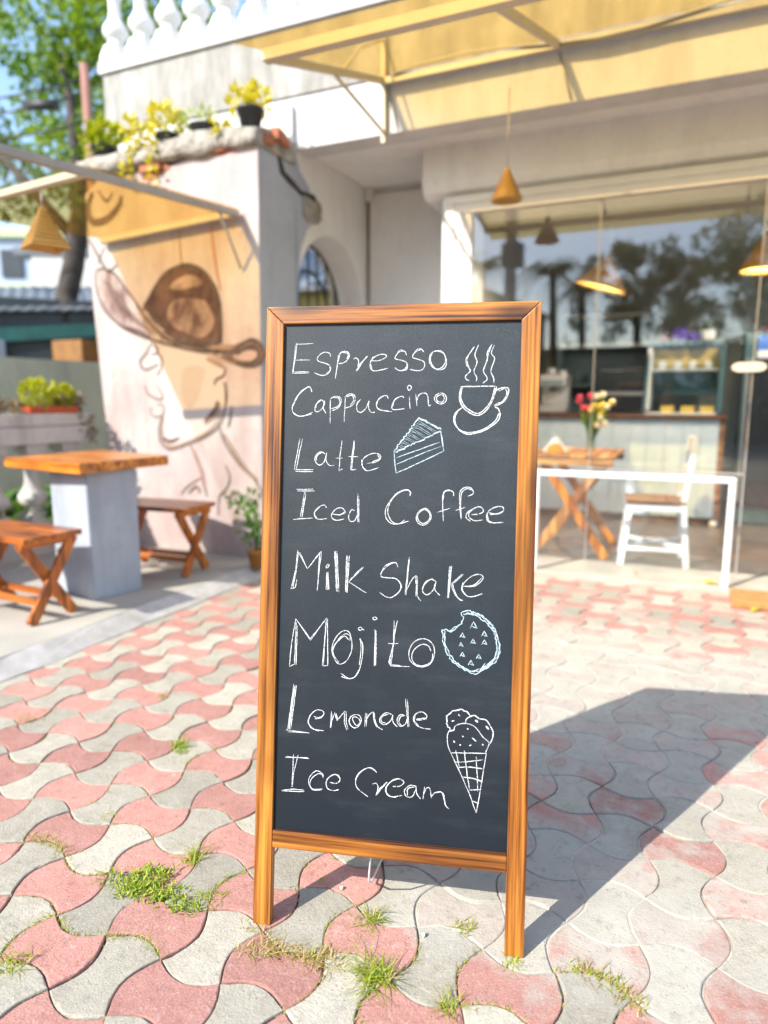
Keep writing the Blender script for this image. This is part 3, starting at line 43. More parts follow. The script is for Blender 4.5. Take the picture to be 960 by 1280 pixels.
'cone':[(1.5,[4265,4631,4258,4680,4210,4699,4211,4739,4185,4768,4201,4809,4188,4859,4186,4925,4232,4967,4240,4971,4274,5001,4311,5048,4362,5055,4401,5065,4449,5079,4479,5094,4508,5095,4552,5059,4607,5056,4631,5032,4679,4976]),(1.4,[4590,4813,4592,4830,4592,4848,4593,4865,4598,4883,4611,4900,4633,4919,4664,4940,4698,4960,4733,4975,4763,4982,4788,4978,4810,4966,4831,4949,4853,4932,4876,4920,4903,4916,4932,4915,4962,4916,4990,4913,5016,4902,5040,4883,5062,4856,5082,4826,5101,4796,5117,4769,5132,4746,5145,4724,5156,4703,5164,4682,5170,4660,5173,4638,5174,4616,5173,4594,5169,4571,5165,4547,5159,4522,5150,4496,5140,4469,5130,4443,5121,4416]),(1,[4350,4624,4353,4644,4354,4666,4356,4687,4362,4707,4376,4725,4398,4743,4426,4759,4459,4774,4494,4786,4529,4794,4565,4798,4603,4798,4641,4795,4679,4789,4712,4780,4741,4768,4768,4752,4793,4734,4817,4713,4841,4691,4864,4664,4887,4634,4910,4602,4932,4572,4956,4544,4983,4520,5013,4498,5042,4478,5067,4459,5084,4442,5094,4427,5097,4415,5096,4404,5092,4390,5086,4371,5077,4345,5065,4313,5050,4279,5035,4244,5021,4210]),(1,[4251,4630,4242,4605,4232,4581,4223,4556,4216,4529,4212,4499,4211,4462,4213,4422,4217,4380,4223,4338,4231,4300,4240,4267,4252,4236,4265,4207,4279,4178,4292,4149]),(2,[4251,4610,4299,4624,4350,4635]),(1,[4292,4149,4354,4033,4407,3922,4470,3808,4527,3693,4586,3573,4634,3461,4694,3344,4755,3199,4805,3063,4865,2920]),(1,[5043,4212,5023,4046,4997,3876,4978,3711,4960,3572,4939,3423,4920,3280,4891,3102,4865,2920]),(1.1,[4292,4146,4446,4160,4590,4167,4740,4180,4893,4187,5043,4198]),(1,[4398,4206,4444,4024,4484,3837]),(1,[4578,4221,4596,4078,4618,3940,4640,3794,4658,3662,4686,3535,4706,3402]),(1,[4833,4109,4842,3976,4855,3834,4867,3701,4876,3536,4881,3376]),(1,[4382,3957,4431,3962,4479,3967,4527,3972,4578,3978,4635,3987,4697,3998,4765,4012,4835,4027,4905,4042,4975,4056]),(1.2,[4455,3849,4502,3856,4549,3863,4596,3870,4644,3875,4694,3879,4746,3879,4801,3876,4857,3873,4913,3869,4969,3866]),(1.3,[4573,3652,4616,3650,4659,3650,4701,3649,4743,3647,4784,3642,4824,3635,4862,3625,4900,3614,4938,3602,4976,3592]),(1.1,[4707,3388,4832,3407,4952,3425]),(1.2,[4791,3160,4839,3144,4896,3122]),(1.6,[4434,4986,4447,4962,4469,4946]),(1.3,[4288,4824,4320,4829,4353,4840]),(1.6,[4622,4688,4637,4688,4656,4682]),(1.5,[4522,4524,4541,4519,4559,4509]),(1.8,[4347,4410,4362,4389,4371,4369]),(1.4,[4733,4506,4778,4472,4825,4434]),(1.6,[4473,4335,4491,4330,4505,4323]),(1.8,[4682,4332,4701,4340,4723,4355]),(1.6,[4946,4388,4961,4378,4975,4362]),(3,[4793,4885,4824,4863,4851,4839]),(3.2,[5020,4776,5046,4744,5077,4709])]}
MURAL=[('f','skin',0,[-3.519,1.513,-3.206,1.475,-2.98,1.372,-2.978,1.217,-3.014,1.018,-3.182,0.9,-3.391,0.836,-3.504,0.863,-3.514,1.013,-3.533,1.162,-3.564,1.28,-3.529,1.368]),('f','skin2',0,[-3.312,1.378,-3.211,1.39,-3.14,1.354,-3.172,1.262,-3.205,1.161,-3.282,1.089,-3.336,1.118,-3.358,1.22,-3.343,1.321]),('f','brim',0,[-4.097,2.088,-4.011,2.092,-3.91,2.044,-3.796,1.916,-3.704,1.791,-3.591,1.681,-3.46,1.571,-3.658,1.593,-3.877,1.678,-4.036,1.808,-4.097,1.966]),('f','crown',0,[-3.662,1.811,-3.512,1.972,-3.411,2.037,-3.258,2.062,-3.131,2.017,-3.045,1.926,-2.996,1.811,-2.986,1.654,-3.01,1.526,-3.158,1.517,-3.382,1.583,-3.532,1.678,-3.635,1.772]),('f','crownlight',0,[-3.45,1.734,-3.415,1.813,-3.346,1.845,-3.215,1.838,-3.105,1.81,-3.047,1.7,-3.079,1.615,-3.173,1.575,-3.284,1.609,-3.396,1.657]),('f','crownlight',0,[-3.418,1.922,-3.358,1.969,-3.243,1.997,-3.152,1.965,-3.136,1.925,-3.248,1.911,-3.343,1.903]),('f','mauve',0,[-2.994,1.468,-2.831,1.535,-2.726,1.548,-2.659,1.494,-2.658,1.417,-2.749,1.374,-2.907,1.401]),('f','pale',0,[-2.897,1.444,-2.798,1.477,-2.711,1.468,-2.704,1.418,-2.801,1.406]),('s','dark',14,[-3.662,1.811,-3.512,1.972,-3.411,2.037,-3.258,2.062,-3.131,2.017,-3.045,1.926,-2.996,1.811,-2.986,1.654,-2.992,1.526]),('s','tan',26,[-3.684,1.79,-3.591,1.681,-3.459,1.586,-3.269,1.535,-3.084,1.503,-2.903,1.506]),('s','dark',11,[-3.74,1.853,-3.629,1.712,-3.46,1.574,-3.233,1.516,-3.048,1.484,-2.94,1.481]),('s','dark',10,[-4.097,2.08,-4.101,1.966,-4.036,1.808,-3.877,1.678,-3.658,1.593,-3.443,1.537,-3.234,1.49,-3.013,1.469,-2.904,1.487]),('s','dark',8,[-4.097,2.088,-4.011,2.092,-3.9,2.04,-3.792,1.913,-3.684,1.79]),('s','dark',13,[-3.049,1.477,-2.905,1.466,-2.813,1.527,-2.726,1.545,-2.659,1.49,-2.655,1.417,-2.732,1.373,-2.854,1.386,-2.995,1.447]),('s','brown',20,[-3.341,1.611,-3.23,1.556,-3.082,1.543,-3.016,1.598]),('s','brown',26,[-4.079,2.624,-4.131,2.527,-4.098,2.427,-3.961,2.428,-3.841,2.503,-3.805,2.571]),('s','brown',10,[-4.026,2.633,-3.95,2.551,-3.884,2.602]),('s','rust',10,[-3.044,2.301,-3.026,2.134,-3.006,1.994,-2.984,1.88]),('s','rust',7,[-3.309,2.299,-3.308,2.158,-3.304,2.072]),('s','dark',5,[-3.997,2.246,-4.071,2.131]),('s','thin',9,[-3.602,1.559,-3.656,1.488,-3.719,1.43,-3.703,1.378,-3.645,1.37,-3.555,1.405]),('s','thin',7,[-3.618,1.472,-3.55,1.477,-3.515,1.433,-3.529,1.368,-3.57,1.324]),('s','thin',7,[-3.692,1.259,-3.657,1.192,-3.562,1.154,-3.522,1.176,-3.566,1.25]),('s','thin',6,[-3.634,1.102,-3.647,1.057,-3.591,1.027,-3.521,1.057,-3.526,1.117,-3.584,1.117]),('s','thin',8,[-3.542,1.027,-3.576,0.952,-3.564,0.846,-3.489,0.795,-3.373,0.821,-3.183,0.885,-3.052,0.96,-2.985,1.076,-2.97,1.203,-2.985,1.274]),('s','tan',9,[-3.528,1.035,-3.553,0.952,-3.54,0.854,-3.478,0.814,-3.372,0.839,-3.182,0.907,-3.069,0.982,-3.006,1.083]),('s','brown',13,[-3.542,0.88,-3.495,0.856,-3.447,0.86,-3.388,0.883]),('s','brown',17,[-3.04,1.144,-3.06,1.09,-3.111,1.039,-3.159,1.002]),('s','brown',9,[-2.963,1.371,-2.983,1.316,-3.045,1.289,-3.065,1.253]),('s','thin',9,[-2.925,1.112,-2.94,1.019,-2.96,0.962]),('s','brown',5,[-2.967,1.274,-2.963,1.161,-2.995,1.047,-3.034,0.975]),('s','thin',8,[-3.297,0.838,-3.246,0.736,-3.198,0.603,-3.168,0.47]),('s','thin',8,[-3.034,0.961,-2.986,0.846,-2.869,0.705,-2.752,0.609,-2.678,0.498]),('s','brown',7,[-2.993,0.701,-2.961,0.614,-3.001,0.524,-3.057,0.476,-3.073,0.34]),('s','thin',7,[-3.216,0.602,-3.333,0.536,-3.403,0.472]),('s','brown',9,[-3.336,0.483,-3.257,0.537,-3.222,0.489]),('s','brown',9,[-2.937,0.35,-2.88,0.442,-2.894,0.515,-2.958,0.489,-2.971,0.392]),('s','tan',6,[-4.018,2.006,-3.966,1.881,-3.871,1.754]),('s','mauve',9,[-3.968,1.957,-3.914,1.845,-3.819,1.73]),('s','brown',6,[-3.917,1.909,-3.863,1.808,-3.767,1.707]),('s','brown',9,[-3.867,1.86,-3.812,1.772,-3.716,1.683]),('s','tan',9,[-3.817,1.812,-3.761,1.737,-3.665,1.66]),('s','mauve',6,[-3.767,1.764,-3.711,1.701,-3.614,1.637]),('s','mauve',9,[-3.718,1.716,-3.66,1.666,-3.564,1.614]),('s','dark',16,[-3.495,1.632,-3.307,1.548,-3.12,1.527,-3.002,1.548]),('s','dark',15,[-3.624,1.787,-3.569,1.717,-3.475,1.646]),('s','brown',16,[-3.877,1.678,-3.735,1.641,-3.617,1.599]),('s','mauve',12,[-3.997,2.005,-3.882,1.876,-3.73,1.717,-3.575,1.62]),('s','dark',12,[-2.87,1.451,-2.797,1.491,-2.71,1.496,-2.692,1.439,-2.749,1.398,-2.836,1.407]),('s','tan',9,[-3.086,1.471,-2.978,1.425,-2.872,1.386]),('s','tan',14,[-3.28,0.809,-3.213,0.662,-3.184,0.514]),('s','tan',12,[-3.001,0.918,-2.868,0.734,-2.734,0.61]),('s','tan',18,[-3.118,1.431,-3.031,1.401,-2.98,1.372]),('s','brown',7,[-3.584,1.551,-3.557,1.514,-3.55,1.477]),('s','tan',12,[-3.159,0.988,-3.066,1.047,-3.023,1.133])]

# ------------------------------------------------------------------ materials
MATS={}
def newmat(n):
    m=bpy.data.materials.new(n); m.use_nodes=True; nt=m.node_tree; nt.nodes.clear()
    o=nt.nodes.new('ShaderNodeOutputMaterial'); MATS[n]=m
    return m,nt,o
def N(nt,t,**k):
    n=nt.nodes.new(t)
    for a,b in k.items():
        if hasattr(n,a): setattr(n,a,b)
        else: n.inputs[a.replace('_',' ')].default_value=b
    return n
def rgb(c): return (c[0],c[1],c[2],1)
def ramp(nt,fac,stops):
    r=nt.nodes.new('ShaderNodeValToRGB'); cr=r.color_ramp
    while len(cr.elements)<len(stops): cr.elements.new(.5)
    for e,(p,c) in zip(cr.elements,stops): e.position=p; e.color=rgb(c) if isinstance(c,tuple) else (c,c,c,1)
    nt.links.new(fac,r.inputs[0]); return r.outputs[0]
def coords(nt,scale=(1,1,1),kind='Object'):
    t=N(nt,'ShaderNodeTexCoord'); m=N(nt,'ShaderNodeMapping'); m.inputs['Scale'].default_value=scale
    nt.links.new(t.outputs[kind],m.inputs[0]); return m.outputs[0]
def wcoords(nt,scale=(1,1,1)):
    g=N(nt,'ShaderNodeNewGeometry'); m=N(nt,'ShaderNodeMapping'); m.inputs['Scale'].default_value=scale
    nt.links.new(g.outputs['Position'],m.inputs[0]); return m.outputs[0]
def noi(nt,vec,scale,detail=4,rough=.55):
    n=N(nt,'ShaderNodeTexNoise'); n.inputs['Scale'].default_value=scale; n.inputs['Detail'].default_value=detail; n.inputs['Roughness'].default_value=rough
    nt.links.new(vec,n.inputs['Vector']); return n.outputs['Fac']
def mix(nt,f,a,b,bt='MIX'):
    m=N(nt,'ShaderNodeMix',data_type='RGBA',blend_type=bt)
    for s,v in ((m.inputs[0],f),(m.inputs[6],a),(m.inputs[7],b)):
        if isinstance(v,tuple): s.default_value=rgb(v)
        elif isinstance(v,(int,float)): s.default_value=v
        else: nt.links.new(v,s)
    return m.outputs[2]
def mth(nt,op,a,b=0.0,clamp=False):
    m=N(nt,'ShaderNodeMath',operation=op,use_clamp=clamp)
    for s,v in ((m.inputs[0],a),(m.inputs[1],b)):
        if isinstance(v,(int,float)): s.default_value=v
        else: nt.links.new(v,s)
    return m.outputs[0]
def bsdf(nt,o,col,rough=.6,bump=None,bs=.3,bd=.01,metal=0,spec=.5):
    p=N(nt,'ShaderNodeBsdfPrincipled')
    if isinstance(col,tuple): p.inputs['Base Color'].default_value=rgb(col)
    else: nt.links.new(col,p.inputs['Base Color'])
    if isinstance(rough,(int,float)): p.inputs['Roughness'].default_value=rough
    else: nt.links.new(rough,p.inputs['Roughness'])
    p.inputs['Metallic'].default_value=metal; p.inputs['Specular IOR Level'].default_value=spec
    if bump is not None:
        b=N(nt,'ShaderNodeBump'); b.inputs['Strength'].default_value=bs; b.inputs['Distance'].default_value=bd
        nt.links.new(bump,b.inputs['Height']); nt.links.new(b.outputs[0],p.inputs['Normal'])
    nt.links.new(p.outputs[0],o.inputs[0]); return p
def simple(n,c1,c2=None,scale=6,rough=.6,bump=.15,bscale=60,metal=0,spec=.5,bd=.004):
    m,nt,o=newmat(n); v=wcoords(nt)
    c2=c2 or tuple(x*.8 for x in c1)
    f=noi(nt,v,scale,6); col=mix(nt,ramp(nt,f,[(.35,0.),(.68,1.)]),c1,c2)
    bsdf(nt,o,col,rough,noi(nt,v,bscale,3),bump,bd,metal,spec); return m
def plaster(n,c1,c2,c3,streak=.5,rough=.85,st=(.6,.7)):
    m,nt,o=newmat(n); v=wcoords(nt); vs_=wcoords(nt,(1,1,.22))
    a=noi(nt,v,1.7,7,.62); b=noi(nt,vs_,5,6,.65); c=noi(nt,v,22,5,.6)
    col=mix(nt,ramp(nt,a,[(.38,0.),(.66,1.)]),c1,c2)
    col=mix(nt,mth(nt,'MULTIPLY',ramp(nt,b,[(st[0]-.08,0.),(st[1]+.06,1.)]),streak),col,c3)
    col=mix(nt,mth(nt,'MULTIPLY',ramp(nt,c,[(.55,0.),(.75,1.)]),.35),col,c3)
    bsdf(nt,o,col,rough,mth(nt,'ADD',noi(nt,v,9,6),mth(nt,'MULTIPLY',c,.5)),.35,.012); return m
def wood(n,axis,c0,c1,c2,rough=.4,across=70,along=1.6,spec=.5,coat=0):
    m,nt,o=newmat(n)
    s=[across]*3; s[axis]=along
    v=coords(nt,tuple(s)); s2=[11]*3; s2[axis]=1.3; v2=coords(nt,tuple(s2)); v3=coords(nt,(1,1,1))
    g=noi(nt,v,1.0,5,.6); h=noi(nt,v2,1.0,3,.5)
    oi=N(nt,'ShaderNodeObjectInfo')
    col=ramp(nt,g,[(.36,c2),(.45,c1),(.54,c0),(.64,tuple(min(1,x*1.55) for x in c0))])
    col=mix(nt,ramp(nt,h,[(.46,0.),(.68,.7)]),col,c2)
    # knots
    k=N(nt,'ShaderNodeTexVoronoi'); ks=[9]*3; ks[axis]=3.2; vk=coords(nt,tuple(ks)); nt.links.new(vk,k.inputs['Vector']); k.inputs['Scale'].default_value=1.0
    kd=ramp(nt,k.outputs['Distance'],[(.12,1.),(.27,0.)])
    col=mix(nt,mth(nt,'MULTIPLY',kd,.8),col,tuple(x*.35 for x in c2))
    p=bsdf(nt,o,col,rough,g,.25,.0015,0,spec); p.inputs['Coat Weight'].default_value=coat; p.inputs['Coat Roughness'].default_value=.2
    return m
W0,W1,W2=(.40,.155,.022),(.25,.080,.010),(.05,.013,.003)
for ax,s in ((0,'x'),(1,'y'),(2,'z')):
    wood('frame_wood_'+s,ax,W0,W1,W2,.42,75,1.5)
    wood('table_wood_'+s,ax,(.60,.215,.018),(.48,.145,.010),(.26,.058,.006),.33,34,1.2,.5,.25)
    wood('indoor_wood_'+s,ax,(.55,.27,.09),(.42,.17,.05),(.2,.07,.02),.4,34,1.2)
for ax,s in ((0,'x'),(1,'y'),(2,'z')): wood('stool_wood_'+s,ax,(.47,.135,.016),(.33,.08,.009),(.15,.032,.005),.33,34,1.2,.5,.2)
wood('brown_seat',0,(.32,.17,.08),(.25,.12,.055),(.12,.05,.02),.45,34,1.2)
wood('grey_log',0,(.42,.36,.29),(.30,.25,.2),(.1,.08,.06),.9,30,1.6)
# blackboard
m,nt,o=newmat('blackboard'); v=coords(nt)
fine=noi(nt,v,420,2,.6); sm=noi(nt,coords(nt,(5,1,2)),1.4,6,.65)
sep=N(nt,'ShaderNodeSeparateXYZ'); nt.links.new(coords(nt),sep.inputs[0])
sheen=mth(nt,'MULTIPLY',mth(nt,'ADD',sep.outputs['Z'],-.25),.75,True)
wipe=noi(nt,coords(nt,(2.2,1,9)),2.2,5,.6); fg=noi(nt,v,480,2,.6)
sheen_dust=mth(nt,'ADD',mth(nt,'MULTIPLY',mth(nt,'MULTIPLY',sheen,ramp(nt,fg,[(.34,.35),(.68,1.)])),mth(nt,'ADD',mth(nt,'MULTIPLY',sm,.9),.25)),mth(nt,'MULTIPLY',ramp(nt,wipe,[(.52,0.),(.75,1.)]),.16),True)
col=mix(nt,mth(nt,'MULTIPLY',sheen_dust,.56),(.0075,.0125,.018),(.125,.145,.15))  # sheen painted into the colour, paler upwards, plus wiped chalk dust
bsdf(nt,o,col,ramp(nt,sm,[(.3,.5),(.8,.62)]),fine,.3,.0006,0,.28)
m,nt,o=newmat('chalk'); v=coords(nt)
f=mth(nt,'ADD',mth(nt,'MULTIPLY',noi(nt,v,700,2,.7),.55),mth(nt,'MULTIPLY',noi(nt,v,160,3,.6),.45))
d=N(nt,'ShaderNodeBsdfDiffuse'); t=N(nt,'ShaderNodeBsdfTransparent'); ms=N(nt,'ShaderNodeMixShader'); d.inputs[0].default_value=(.70,.72,.71,1)
nt.links.new(ramp(nt,f,[(.37,.10),(.53,1.)]),ms.inputs[0]); nt.links.new(t.outputs[0],ms.inputs[1]); nt.links.new(d.outputs[0],ms.inputs[2]); nt.links.new(ms.outputs[0],o.inputs[0])
m2=m.copy(); m2.name='chalk_blue'; MATS['chalk_blue']=m2
for n in m2.node_tree.nodes:
    if n.type=='BSDF_DIFFUSE': n.inputs[0].default_value=(.50,.64,.70,1)
# paving
def paver(n,c1,c2,c3):
    m,nt,o=newmat(n); v=wcoords(nt)
    at=N(nt,'ShaderNodeAttribute',attribute_name='tint'); du=N(nt,'ShaderNodeAttribute',attribute_name='dust')
    a=noi(nt,v,14,6,.65); b=noi(nt,v,230,3,.6); big=noi(nt,v,5,5,.6)
    col=mix(nt,ramp(nt,a,[(.35,0.),(.7,1.)]),c1,c2)
    st=noi(nt,wcoords(nt,(1,1.4,1)),3.1,7,.7); col=mix(nt,ramp(nt,st,[(.52,0.),(.74,.5)]),col,tuple(x*.62 for x in c1)); col=mix(nt,ramp(nt,noi(nt,v,38,4,.7),[(.58,0.),(.72,.45)]),col,(.48,.44,.38))
    col=mix(nt,1.0,col,at.outputs['Color'],'MULTIPLY')
    col=mix(nt,mth(nt,'MULTIPLY',ramp(nt,b,[(.56,0.),(.68,1.)]),.42),col,c3)
    col=mix(nt,mth(nt,'MULTIPLY',ramp(nt,b,[(.32,1.),(.42,0.)]),.6),col,tuple(x*.45 for x in c1))
    dn=mth(nt,'ADD',du.outputs['Fac'],mth(nt,'MULTIPLY',mth(nt,'SUBTRACT',mth(nt,'ADD',mth(nt,'MULTIPLY',big,.45),mth(nt,'MULTIPLY',a,.55)),.5),1.9))
    ds=ramp(nt,dn,[(.34,0.),(.66,.86)])
    dustc=mix(nt,ramp(nt,noi(nt,v,8,6,.7),[(.35,0.),(.7,1.)]),(.455,.428,.365),(.36,.338,.285))
    col=mix(nt,ds,col,dustc)
    pit=N(nt,'ShaderNodeTexVoronoi'); pit.inputs['Scale'].default_value=95; nt.links.new(v,pit.inputs['Vector'])
    pm=mth(nt,'MULTIPLY',ramp(nt,pit.outputs['Distance'],[(.08,1.),(.22,0.)]),ramp(nt,noi(nt,v,17,4,.6),[(.5,0.),(.62,1.)]))
    col=mix(nt,mth(nt,'MULTIPLY',pm,.6),col,tuple(x*.42 for x in c1))
    grime=ramp(nt,noi(nt,wcoords(nt,(1,1,1)),26,8,.78),[(.54,0.),(.66,.5)]); col=mix(nt,grime,col,tuple(x*.5 for x in c2))
    hgt=mth(nt,'SUBTRACT',mth(nt,'ADD',mth(nt,'MULTIPLY',b,1.2),mth(nt,'MULTIPLY',noi(nt,v,55,6,.7),2.2)),mth(nt,'MULTIPLY',pm,1.2))
    bsdf(nt,o,col,.93,hgt,.5,.003,0,.2); return m
paver('paver_pink',(.465,.238,.195),(.385,.185,.148),(.55,.44,.38))
paver('paver_grey',(.42,.385,.308),(.33,.30,.235),(.55,.52,.45))
m,nt,o=newmat('joint_soil'); v=wcoords(nt); du=N(nt,'ShaderNodeAttribute',attribute_name='dust')
col=mix(nt,noi(nt,v,60,5),(.07,.05,.03),(.20,.155,.10))
dc=mix(nt,ramp(nt,noi(nt,v,30,6,.7),[(.35,0.),(.7,1.)]),(.52,.49,.42),(.36,.335,.28))
dn=mth(nt,'ADD',du.outputs['Fac'],mth(nt,'MULTIPLY',mth(nt,'SUBTRACT',noi(nt,v,9,5),.5),1.2))
col=mix(nt,ramp(nt,dn,[(.28,0.),(.5,1.)]),col,dc); bsdf(nt,o,col,.95,noi(nt,v,150,4),.6,.004)
simple('terrace_concrete',(.42,.39,.33),(.32,.30,.26),2.5,.9,.3,90)
simple('kerb_white',(.50,.48,.45),(.34,.32,.29),9,.9,.3,60)
simple('step_concrete',(.42,.38,.31),(.33,.30,.24),5,.9,.25,80)
simple('far_ground',(.30,.26,.20),(.20,.18,.13),.4,.95,.3,5)
plaster('white_plaster',(.60,.59,.575),(.53,.52,.50),(.36,.345,.32),.55,.85,(.55,.7))
plaster('stained_plaster',(.46,.445,.41),(.36,.34,.305),(.17,.155,.13),.95,.9,(.44,.64))
plaster('mural_plaster',(.52,.485,.455),(.45,.345,.325),(.30,.21,.185),.7,.9,(.46,.68))
plaster('grey_render',(.40,.415,.445),(.33,.345,.37),(.24,.245,.25),.5)
plaster('wall_beige',(.76,.74,.71),(.70,.675,.64),(.52,.50,.47),.4)
plaster('parapet_plaster',(.60,.56,.53),(.50,.46,.43),(.20,.18,.16),.6)
plaster('yard_wall',(.58,.55,.41),(.50,.475,.35),(.24,.235,.19),.6)
simple('white_paint',(.78,.78,.76),(.72,.72,.70),5,.35,.03,60)
simple('frame_paint',(.68,.65,.61),(.62,.59,.55),4,.4,.03,60)
plaster('pedestal_paint',(.43,.46,.50),(.35,.385,.43),(.25,.27,.30),.8,.8,(.45,.66))
simple('dark_crack',(.035,.03,.028),(.06,.05,.045),20,1,.4,80)
simple('brick',(.42,.15,.07),(.30,.10,.05),16,.9,.4,70)
simple('rubble',(.40,.36,.30),(.20,.175,.14),13,.95,.8,28,0,.3,.03)
simple('steel_cream',(.58,.50,.36),(.5,.43,.31),6,.5,.05,60)
simple('steel_grey',(.42,.40,.37),(.34,.32,.3),6,.45,.05,60,.3)
simple('iron_black',(.02,.02,.022),(.03,.03,.03),9,.5,.1,60)
simple('plastic_black',(.022,.026,.032),(.03,.034,.04),9,.4,.05,60)
simple('terracotta',(.42,.20,.05),(.32,.14,.035),9,.7,.15,60)
simple('orange_plastic',(.62,.10,.03),(.5,.08,.03),6,.45,.03,60)
simple('bark',(.085,.07,.06),(.04,.034,.03),9,.95,.7,24,0,.3,.02)
simple('pole_rust',(.32,.16,.12),(.25,.12,.09),4,.8,.1,60)
simple('coir',(.42,.22,.07),(.33,.16,.05),30,1,.8,220)
simple('counter_top',(.12,.05,.025),(.07,.03,.015),8,.4,.1,60)
simple('panel_blue',(.50,.60,.66),(.46,.56,.62),3,.5,.05,50)
simple('shop_floor',(.17,.13,.11),(.12,.095,.085),3,.35,.05,50)
simple('interior_paint',(.36,.34,.29),(.32,.30,.26),2,.9,.05,50)
simple('interior_white',(.55,.53,.48),(.5,.48,.44),2,.8,.05,50)
simple('shelf_teal',(.17,.23,.26),(.13,.18,.2),4,.5,.05,50)
simple('oven_black',(.015,.018,.022),(.02,.024,.03),6,.25,.02,50)
simple('fridge_teal',(.06,.13,.15),(.045,.1,.12),3,.3,.02,50)
simple('machine_steel',(.5,.5,.5),(.42,.42,.42),6,.3,.02,50,.4)
simple('paper_white',(.8,.8,.78),(.75,.75,.73),6,.8,.02,50)
simple('paper_blue',(.03,.13,.55),(.04,.18,.62),9,.5,.02,50)
simple('napkin_orange',(.75,.30,.03),(.65,.25,.03),9,.5,.05,50)
simple('flower_red',(.62,.03,.09),(.5,.05,.12),30,.7,.1,80)
simple('flower_white',(.78,.76,.60),(.7,.68,.5),30,.7,.1,80)
simple('flower_yellow',(.75,.55,.05),(.6,.5,.08),30,.7,.1,80)
simple('violet',(.10,.07,.42),(.14,.06,.36),20,.6,.1,60)
simple('maroon',(.20,.02,.03),(.15,.02,.03),20,.5,.1,60)
simple('cake_yellow',(.72,.52,.10),(.65,.44,.08),30,.7,.1,60)
simple('roof_tin',(.16,.18,.20),(.10,.115,.13),5,.6,.2,20)
simple('tarp_green',(.015,.11,.095),(.01,.07,.06),5,.6,.2,20)
simple('crate_orange',(.27,.12,.025),(.18,.08,.02),9,.7,.2,20)
simple('crate_yellow',(.42,.36,.14),(.36,.3,.11),2,.85,.1,20)
simple('house_blue',(.40,.46,.55),(.34,.40,.5),1.2,.8,.1,20)
simple('house_trim',(.5,.6,.35),(.45,.55,.3),1.2,.8,.1,20)
simple('dark_window',(.03,.035,.04),(.04,.045,.05),3,.3,.02,20)
simple('cord_white',(.75,.74,.70),(.7,.69,.66),60,.8,.1,300)
simple('leaf_fallen',(.66,.55,.04),(.55,.42,.04),60,.7,.1,100)
simple('white_stone',(.7,.68,.64),(.6,.58,.55),60,.8,.2,100)
for n,c in dict(brown=(.062,.026,.02),dark=(.026,.012,.011),tan=(.25,.15,.10),mauve=(.12,.058,.052),pale=(.40,.28,.24),skin=(.49,.43,.385),rust=(.36,.15,.08),skin2=(.43,.36,.30),thin=(.085,.055,.042)).items():
    m,nt,o=newmat('mural_'+n); v=wcoords(nt)
    f=noi(nt,v,16,6,.7); col=mix(nt,ramp(nt,f,[(.32,0.),(.72,1.)]),c,tuple(x*.78+y*.22 for x,y in zip(c,(.55,.45,.38))))
    bsdf(nt,o,col,.9,noi(nt,v,9,6),.3,.01)
for n,c1,c2,sc,st in (('crown',(.04,.016,.013),(.17,.085,.062),5,(.40,.70)),('crownlight',(.09,.042,.033),(.40,.27,.20),5,(.36,.62)),('brim',(.13,.06,.052),(.46,.36,.31),6,(.36,.62))):
    m,nt,o=newmat('mural_'+n); f=noi(nt,wcoords(nt,(1.5,1,.8)),sc,6,.62); f2=noi(nt,wcoords(nt,(3,1,1)),28,5,.7)
    col=mix(nt,ramp(nt,f,[(st[0],0.),(st[1],1.)]),c1,c2); col=mix(nt,mth(nt,'MULTIPLY',ramp(nt,f2,[(.45,0.),(.65,1.)]),.4),col,tuple(x*.6+.03 for x in c1)); bsdf(nt,o,col,.9)
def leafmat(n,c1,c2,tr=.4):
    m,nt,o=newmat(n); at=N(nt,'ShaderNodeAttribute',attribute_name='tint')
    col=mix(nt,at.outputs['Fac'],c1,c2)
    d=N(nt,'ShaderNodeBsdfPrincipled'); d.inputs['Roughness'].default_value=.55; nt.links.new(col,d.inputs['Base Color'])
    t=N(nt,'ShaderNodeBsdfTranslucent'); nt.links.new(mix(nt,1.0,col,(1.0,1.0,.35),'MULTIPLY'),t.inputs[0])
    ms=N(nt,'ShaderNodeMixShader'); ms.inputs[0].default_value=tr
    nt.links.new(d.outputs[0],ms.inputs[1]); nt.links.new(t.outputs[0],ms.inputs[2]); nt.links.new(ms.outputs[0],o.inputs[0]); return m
leafmat('tree_leaf',(.07,.17,.012),(.30,.40,.025),.5)
leafmat('dark_leaf',(.08,.12,.045),(.20,.24,.09),.35)
leafmat('lime_leaf',(.30,.38,.02),(.55,.52,.03),.4)
leafmat('yellow_leaf',(.62,.52,.02),(.70,.62,.05),.35)
leafmat('pale_leaf',(.35,.42,.14),(.62,.64,.30),.35)
leafmat('plant_leaf',(.06,.19,.015),(.20,.36,.03),.35)
leafmat('grass_blade',(.20,.33,.02),(.46,.50,.05),.4)
leafmat('straw_blade',(.34,.24,.07),(.50,.40,.16),.2)
leafmat('dry_leaf',(.28,.20,.12),(.45,.33,.2),.2)
